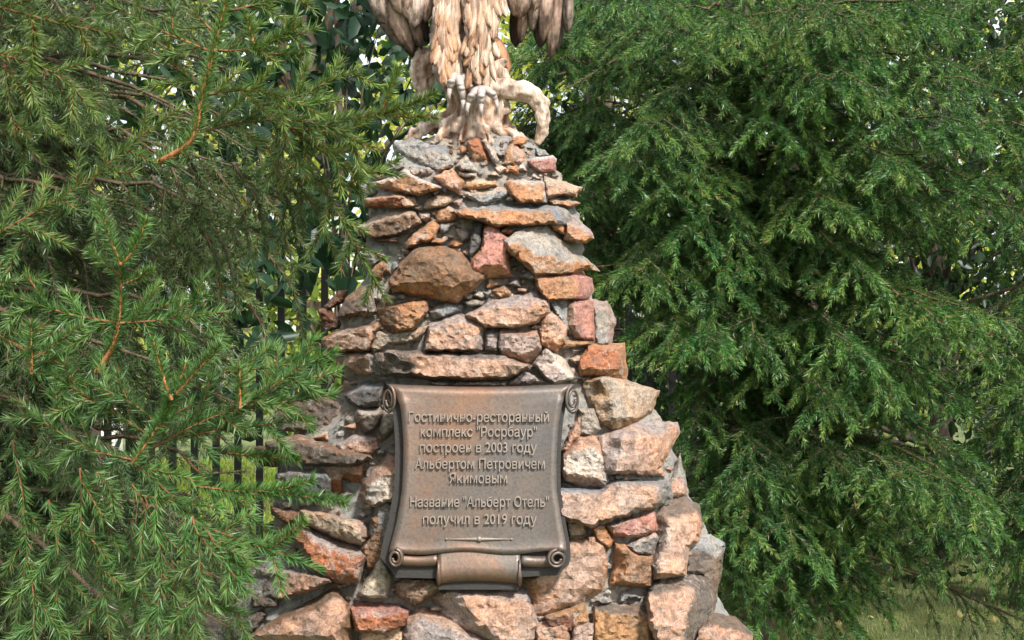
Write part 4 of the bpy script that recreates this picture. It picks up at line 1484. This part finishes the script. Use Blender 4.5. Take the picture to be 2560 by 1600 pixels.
CLEAR = [(265, 1072, 48, 44), (530, 1195, 75, 60), (690, 790, 48, 85)]
def feature(poly, d, o=None, shoots=True, seed=0, slen=(.06, .11), step=.036, pal=PAL_L, r0=.004, nl=.026, den=850, cm=.62, tipup=False):
    """One bough in full: an axis through the given line, with side shoots on both sides."""
    rr = random.Random(seed)
    pts = [np.array(P(x, y, d if np.isscalar(d) else d[min(i, len(d) - 1)])) for i, (x, y) in enumerate(poly)]
    # resample
    q = [pts[0]]
    for a, b in zip(pts[:-1], pts[1:]):
        L = np.linalg.norm(b - a); n = max(1, int(L / .02))
        for k in range(1, n + 1):
            q.append(a + (b - a) * k / n)
    for _ in range(2):
        for k in range(1, len(q) - 1):
            q[k] = q[k] * .5 + (q[k - 1] + q[k + 1]) * .25
    young = not shoots and abs(poly[-1][1] - poly[0][1]) > .85 * abs(poly[-1][0] - poly[0][0]) and poly[-1][1] < poly[0][1]
    sp = Spray()
    n = len(q) - 1
    for k in range(n):
        t = k / n
        rt_ = .0021 if young else .0014
        sp.add(q[k], q[k + 1], r0 * (1 - t) + rt_, r0 * (1 - (k + 1) / n) + rt_, nl, den * (.9 if t > .15 else .5), cm + .15 * t, t)
    if shoots:
        s = .03; L = n * .02; sd = 1
        while s < L * .92:
            i = min(int(s / .02), n - 1)
            e = norm(q[i + 1] - q[i]); sv = norm(np.cross(e, np.array([0, -1, 0.15])))
            sd = -sd
            ln = rr.uniform(*slen) * (1 - .45 * s / L)
            b3 = math.radians(rr.uniform(35, 58))
            dd = e * math.cos(b3) + sv * sd * math.sin(b3) + np.array([0, rr.uniform(-.45, .25), rr.uniform(-.3, .12)])
            g3 = grow_axis(rr, q[i], dd, ln, 3, .15, .04)
            if in_ell(*proj(g3[2]), CLEAR):
                s += step
                continue
            c3 = rr.uniform(.35, .85)
            for k in range(3):
                sp.add(g3[k], g3[k + 1], .0019, .0014, nl, den, c3 + .1 * k, .5 + .25 * k)
            s += step * rr.uniform(.7, 1.4)
    finish_bough(sp, tl, .0025, pal, M_OLDTWIG if pal is PAL_LD else (M_NEWTWIG if young else M_TWIG), 47 if shoots else 60)

FEAT = [
    # lines in the photograph, distance, side shoots
    ([(395, 405), (490, 355), (503, 240), (535, 125), (572, -30)], 2.55, False),
    ([(535, 125), (600, 130), (700, 100), (790, 70)], 2.5, True), ([(640, 130), (615, 40)], 2.5, False), ([(640, 130), (700, 90), (755, 62)], 2.5, False), ([(640, 132), (760, 138)], 2.5, False),
    ([(530, 130), (430, 90), (330, 40), (240, -10)], 2.6, True), ([(510, 220), (420, 150), (320, 100), (250, 60)], 2.65, True), ([(545, 90), (470, 20), (430, -40)], 2.6, True),
    ([(560, 30), (650, 10), (760, -20)], 2.55, True), ([(505, 240), (600, 220), (720, 240), (800, 290)], 2.6, True), ([(500, 330), (620, 300), (760, 300), (870, 330)], 2.65, True),
    ([(-30, 600), (120, 510), (240, 440), (310, 370), (450, 270)], 2.6, True), ([(240, 440), (180, 520), (60, 600), (-20, 680)], 2.62, True),
    ([(640, 250), (740, 380), (830, 500), (890, 620), (965, 752)], 2.75, True), ([(620, 330), (720, 420), (790, 520), (840, 640)], 2.8, True), ([(690, 300), (790, 370), (900, 430), (1000, 440)], 2.75, True),
    ([(700, 300), (820, 300), (960, 285), (1090, 235)], 2.7, False), ([(955, 285), (970, 230), (1000, 165)], 2.7, False), ([(950, 287), (1000, 292), (1095, 292)], 2.7, False),
    ([(700, 285), (800, 210), (900, 170)], 2.7, True), ([(720, 320), (850, 330), (950, 380)], 2.7, True), ([(720, 320), (840, 400), (930, 470)], 2.72, True), ([(720, 320), (700, 400), (660, 470)], 2.7, True),
    ([(240, 930), (295, 850), (305, 740), (302, 660)], 2.45, False), ([(302, 662), (270, 590), (245, 500)], 2.42, False), ([(302, 662), (345, 620), (366, 545)], 2.42, False),
    ([(302, 690), (260, 660), (222, 628)], 2.44, False), ([(308, 712), (345, 695), (384, 676)], 2.44, False),
    ([(300, 808), (400, 800), (480, 770), (520, 735)], 2.45, True), ([(300, 808), (420, 800), (560, 780)], 2.42, True), ([(300, 808), (180, 790), (60, 750), (-20, 720)], 2.45, True),
    ([(300, 812), (250, 900), (180, 980), (120, 1060)], 2.5, True), ([(60, 900), (75, 930), (220, 962)], 2.4, True), ([(78, 935), (78, 870), (78, 805)], 2.38, False), ([(100, 890), (150, 850), (208, 812)], 2.38, False),
    ([(-40, 700), (40, 740), (60, 820)], 2.45, True), ([(-30, 820), (60, 880), (140, 890)], 2.45, True),
    ([(330, 1160), (400, 1060), (440, 985), (466, 905)], 2.35, False), ([(430, 1000), (400, 930), (383, 848)], 2.33, False), ([(440, 985), (490, 930), (552, 862)], 2.33, False), ([(380, 1085), (430, 1030), (480, 1010)], 2.35, True),
    ([(370, 1085), (280, 1030), (200, 980), (120, 930)], 2.4, True), ([(400, 1060), (320, 1000), (230, 960)], 2.38, True),
    ([(380, 1120), (520, 1045), (605, 1018), (690, 960), (775, 905)], 2.4, True), ([(600, 1020), (600, 965), (598, 915)], 2.36, False), ([(605, 1018), (720, 1005), (835, 985)], 2.42, True), ([(620, 1010), (740, 950), (850, 930)], 2.45, True),
    ([(560, 930), (660, 920), (760, 905), (840, 880)], 2.55, True),
    ([(400, 1100), (520, 1080), (660, 1062), (775, 1045)], 2.42, True), ([(540, 1130), (640, 1140), (745, 1150)], 2.45, False), ([(480, 1215), (620, 1232), (700, 1225), (785, 1200)], 2.42, False), ([(600, 1235), (740, 1236), (870, 1258)], 2.42, False),
    ([(450, 1130), (500, 1190), (600, 1260), (680, 1340)], 2.5, True), ([(330, 1150), (420, 1230), (520, 1330), (620, 1440)], 2.38, True), ([(520, 1320), (640, 1365), (740, 1395), (800, 1430)], 2.4, True), ([(665, 1380), (720, 1340), (765, 1300)], 2.4, False),
    ([(330, 1150), (240, 1130), (140, 1080), (40, 1000)], 2.4, True), ([(200, 1170), (205, 1260), (198, 1420)], 2.35, True), ([(240, 1180), (290, 1230), (285, 1290)], 2.35, False),
    ([(330, 1210), (400, 1320), (405, 1450), (390, 1600)], 2.38, True), ([(480, 1290), (505, 1400), (490, 1500), (485, 1640)], 2.36, True), ([(240, 1250), (232, 1380), (265, 1490), (275, 1600)], 2.4, True),
    ([(120, 1250), (150, 1360), (140, 1500), (150, 1620)], 2.42, True), ([(520, 1330), (570, 1420), (620, 1490)], 2.36, True), ([(500, 1500), (560, 1520), (620, 1540)], 2.45, True),
    ([(30, 1100), (60, 1250), (70, 1400), (40, 1560)], 2.45, True), ([(330, 1300), (330, 1420), (340, 1560)], 2.5, True), ([(430, 1400), (440, 1500), (440, 1620)], 2.5, True), ([(80, 1450), (90, 1560), (70, 1660)], 2.4, True),
    ([(-30, 10), (100, 45), (200, 70), (290, 85)], 2.6, True), ([(80, 50), (85, 110), (78, 185)], 2.58, False), ([(-30, 130), (100, 160), (190, 220), (240, 290)], 2.6, True), ([(60, 160), (90, 240), (120, 330)], 2.62, True), ([(140, 190), (180, 280), (210, 340)], 2.62, True),
    ([(10, 140), (20, 240), (40, 340)], 2.62, True), ([(-30, 300), (30, 340), (110, 400)], 2.66, True),
]
for i, (poly, d, sh_) in enumerate(FEAT):
    feature(poly, d, shoots=sh_, seed=100 + i, cm=.52 if sh_ else .7, r0=.0055 if i in (0, 23, 36) else .0018, nl=.026 if sh_ else .022, den=1700 if sh_ else 4600, pal=PAL_LO if sum(p[1] for p in poly) / len(poly) < 560 else PAL_L)
HANG = [(430, 420, 470, 700), (500, 400, 600, 720), (560, 430, 680, 760), (620, 440, 740, 700), (480, 520, 560, 820), (380, 440, 420, 640), (160, 560, 250, 820), (60, 560, 150, 800), (320, 420, 330, 560), (640, 560, 700, 800),
        (540, 700, 560, 900), (620, 760, 660, 920), (420, 640, 450, 800), (200, 620, 180, 800), (690, 420, 760, 600)]
hr = random.Random(88)
for k in range(24):
    x0 = hr.uniform(330, 700); y0 = hr.uniform(370, 640)
    HANG.append((x0, y0, x0 + hr.uniform(-20, 90), y0 + hr.uniform(140, 260)))
HANG = [h_ for h_ in HANG if not in_ell(h_[2], h_[3], CLEAR)]
for i, (x0, y0, x1, y1) in enumerate(HANG):
    feature([(x0, y0), ((x0 + x1) / 2 + 25, (y0 + y1) / 2 - 20), (x1, y1)], 2.85 + .2 * (i % 3), seed=300 + i, pal=PAL_LD, slen=(.07, .15), step=.06, nl=.019, den=1500, cm=.5)

# ------------------------------------------------------------ fence, post, broadleaf trees
fence = empty('iron_fence', (-1.0, 7.0, 0))
tag(fence, 'black iron picket fence behind the spruces and the monument', 'fence')
pk = MB().box((0, 0, .95), (.017, .011, .9))
pk.add(tube([(0, 0, 1.85), (0, 0, 1.89), (0, 0, 1.98)], [.017, .022, .002], 6))
pm = pk.mesh('picket')
pm.materials.append(M_IRON)
for k in range(41):
    o = bpy.data.objects.new('picket', pm)
    COL.objects.link(o)
    o.parent = fence
    o.location = (-3.2 + k * .108 + 1.0, 0, 0)
for z in (.32, 1.90):
    link('rail', MB().box((-1.04, 7.03, z), (2.2, .012, .02)).mesh('rail'), M_IRON, fence, (0, 0, 0))
for x in (-2.62, -.46, 1.2):
    link('fence_post', MB().box((x, 7.05, 1.02), (.03, .03, 1.02)).mesh('fence_post'), M_IRON, fence, (0, 0, 0))

wp = empty('gate_post', P(262, 1060, 10.0) * 1.0)
wp.location.z = 0
tag(wp, 'white masonry post beyond the fence, glimpsed through the near spruce', 'post')
link('shaft', MB().box((wp.location.x, 10, .4), (.10, .10, .42)).mesh('shaft'), M_WHITE, wp, (0, 0, 0))
link('cap', MB().box((wp.location.x, 10, .845), (.125, .125, .025)).mesh('cap'), M_WHITE, wp, (0, 0, 0))

def leaf_cloud(n, centers, spread, size, cols, seed, name):
    g_ = np.random.default_rng(seed)
    ci = g_.integers(0, len(centers), n)
    p = np.array(centers)[ci] + g_.normal(0, 1, (n, 3)) * np.array(spread)
    a = g_.normal(0, 1, (n, 3)); a[:, 2] -= .6; a /= np.linalg.norm(a, axis=1)[:, None]
    b = np.cross(a, g_.normal(0, 1, (n, 3))); b /= np.linalg.norm(b, axis=1)[:, None]
    nn = np.cross(a, b)
    s = (size * g_.uniform(.6, 1.25, n))[:, None]
    f = g_.uniform(.05, .3, n)[:, None]
    V = np.stack([p, p + a * s * .3 + b * s * .25 + nn * s * f * .5, p + a * s * .66 + b * s * .20 + nn * s * f * .5, p + a * s, p + a * s * .66 - b * s * .20 + nn * s * f * .5,
                  p + a * s * .3 - b * s * .25 + nn * s * f * .5], 1).reshape(-1, 3)
    k = np.arange(n)[:, None] * 6
    Fc = np.concatenate([k + np.array([[0, 1, 2, 3]]), k + np.array([[0, 3, 4, 5]])])
    t = g_.uniform(0, 1, n)[:, None]
    c = np.array(cols[0]) * (1 - t) + np.array(cols[1]) * t
    return mesh_np(name, V, Fc, np.repeat(c, 6, 0))

def broadleaf(label, x, y, h, r0, box, nc, n, spread, size, cols, seed, group=None, cat='tree', name='broadleaf_tree'):
    r = random.Random(seed)
    t = empty(name, (x, y, 0))
    tag(t, label, cat, group)
    (xa, xb), (ya, yb), (za, zb) = box
    C = [(r.uniform(xa, xb), r.uniform(ya, yb), r.uniform(za, zb)) for _ in range(nc)]
    m = MB().add(tube([(x, y, -.05), (x + .03, y, h * .4), (x - .02, y, h * .8), (x, y, h)], [r0 * 1.2, r0, r0 * .6, r0 * .2], 10))
    tr = link('trunk', m.mesh('trunk', True), M_TRUNK, t, (0, 0, 0))
    mb = MB()
    for c in C[:(60 if r0 > .05 else 9)]:
        z0 = min(max(c[2] * .6, .3), h * .9)
        mid = (x * .5 + c[0] * .5, y * .5 + c[1] * .5, z0 * .3 + c[2] * .7)
        mb.add(tube([(x, y, z0), mid, c], [r0 * .35, r0 * .22, r0 * .06], 5))
    link('limbs', mb.mesh('limbs', True), M_TRUNK, t, (0, 0, 0))
    cr = link('crown', leaf_cloud(n, C, spread, size, cols, seed, 'crown'), M_LEAF, t, (0, 0, 0))
    tag(cr, kind='stuff')

LIT = ((.30, .36, .045), (.62, .62, .16))  # sunlight on the far trees painted in as very bright leaf colours
broadleaf('sunlit yellow green broadleaf tree beyond the fence, left of the sculpture', -1.6, 11.0, 6, .10, ((-4.6, .2), (9.8, 12.2), (1.2, 5.2)), 150, 12500, (.24, .25, .24), .085, LIT, 31, 'sunlit trees beyond the fence')
broadleaf('sunlit yellow green broadleaf tree beyond the fence, glimpsed through the right spruces', 2.4, 11.5, 6, .10, ((-.2, 5.0), (10.3, 12.7), (.8, 5.2)), 150, 12500, (.26, .25, .26), .09, LIT, 32, 'sunlit trees beyond the fence')
broadleaf('dark leaved shrub between the near spruce and the sculpture', -.72, 5.9, 3.6, .018, ((-1.3, -.25), (5.6, 6.3), (1.3, 3.1)), 50, 1700, (.14, .15, .14), .105, ((.012, .040, .022), (.030, .075, .034)), 33, None, 'shrub', 'leafy_shrub')
broadleaf('low green bush at the foot of the fence beside the monument', -1.0, 8.2, 1.8, .03, ((-1.9, -.35), (7.9, 8.6), (1.0, 2.0)), 30, 1500, (.12, .12, .14), .07, ((.05, .10, .02), (.20, .28, .05)), 34, None, 'bush', 'leafy_shrub')

# the wood far behind everything
gw = random.Random(61)
wc = [(gw.uniform(-22, 22), gw.uniform(24, 32), gw.uniform(.3, 8.5)) for _ in range(260)]
wd = link('distant_wood', leaf_cloud(6000, wc, (.9, .9, .8), .5, ((.018, .045, .014), (.09, .14, .03)), 62, 'distant_wood'), M_LEAF)
tag(wd, 'mass of dark green wood far beyond the fence and lawn', 'wood', None, 'stuff')

lv = np.random.default_rng(71)
lc = [(x, y, .012) for x, y in zip(lv.uniform(.9, 3.4, 160), lv.uniform(5.4, 8.5, 160))]
fl = link('fallen_leaves', leaf_cloud(260, lc, (.05, .05, .004), .045, ((.30, .27, .08), (.42, .36, .16)), 72, 'fallen_leaves'), M_LEAF)
tag(fl, 'scattered small yellow fallen leaves on the grass at lower right', 'leaves', None, 'stuff')

broadleaf('tall hedge of near-black leaves added to darken the gaps behind the right spruces', 2.6, 8.6, 3.2, .07, ((.35, 5.4), (8.0, 9.2), (.1, 3.9)), 340, 21000, (.17, .2, .17), .085, ((.010, .026, .011), (.026, .062, .022)), 35, None, 'hedge', 'added_dark_hedge')  # added foliage; its near-black leaves stand in for deep shade

broadleaf('dark leaved shrub added to darken the gaps behind the upper boughs of the near spruce', -1.75, 5.8, 3.4, .03, ((-2.5, -1.25), (5.5, 6.2), (1.0, 3.0)), 46, 1700, (.16, .15, .16), .10, ((.012, .034, .016), (.030, .070, .026)), 36, None, 'shrub', 'leafy_shrub')  # added dark mass, put in to darken the gaps between boughs
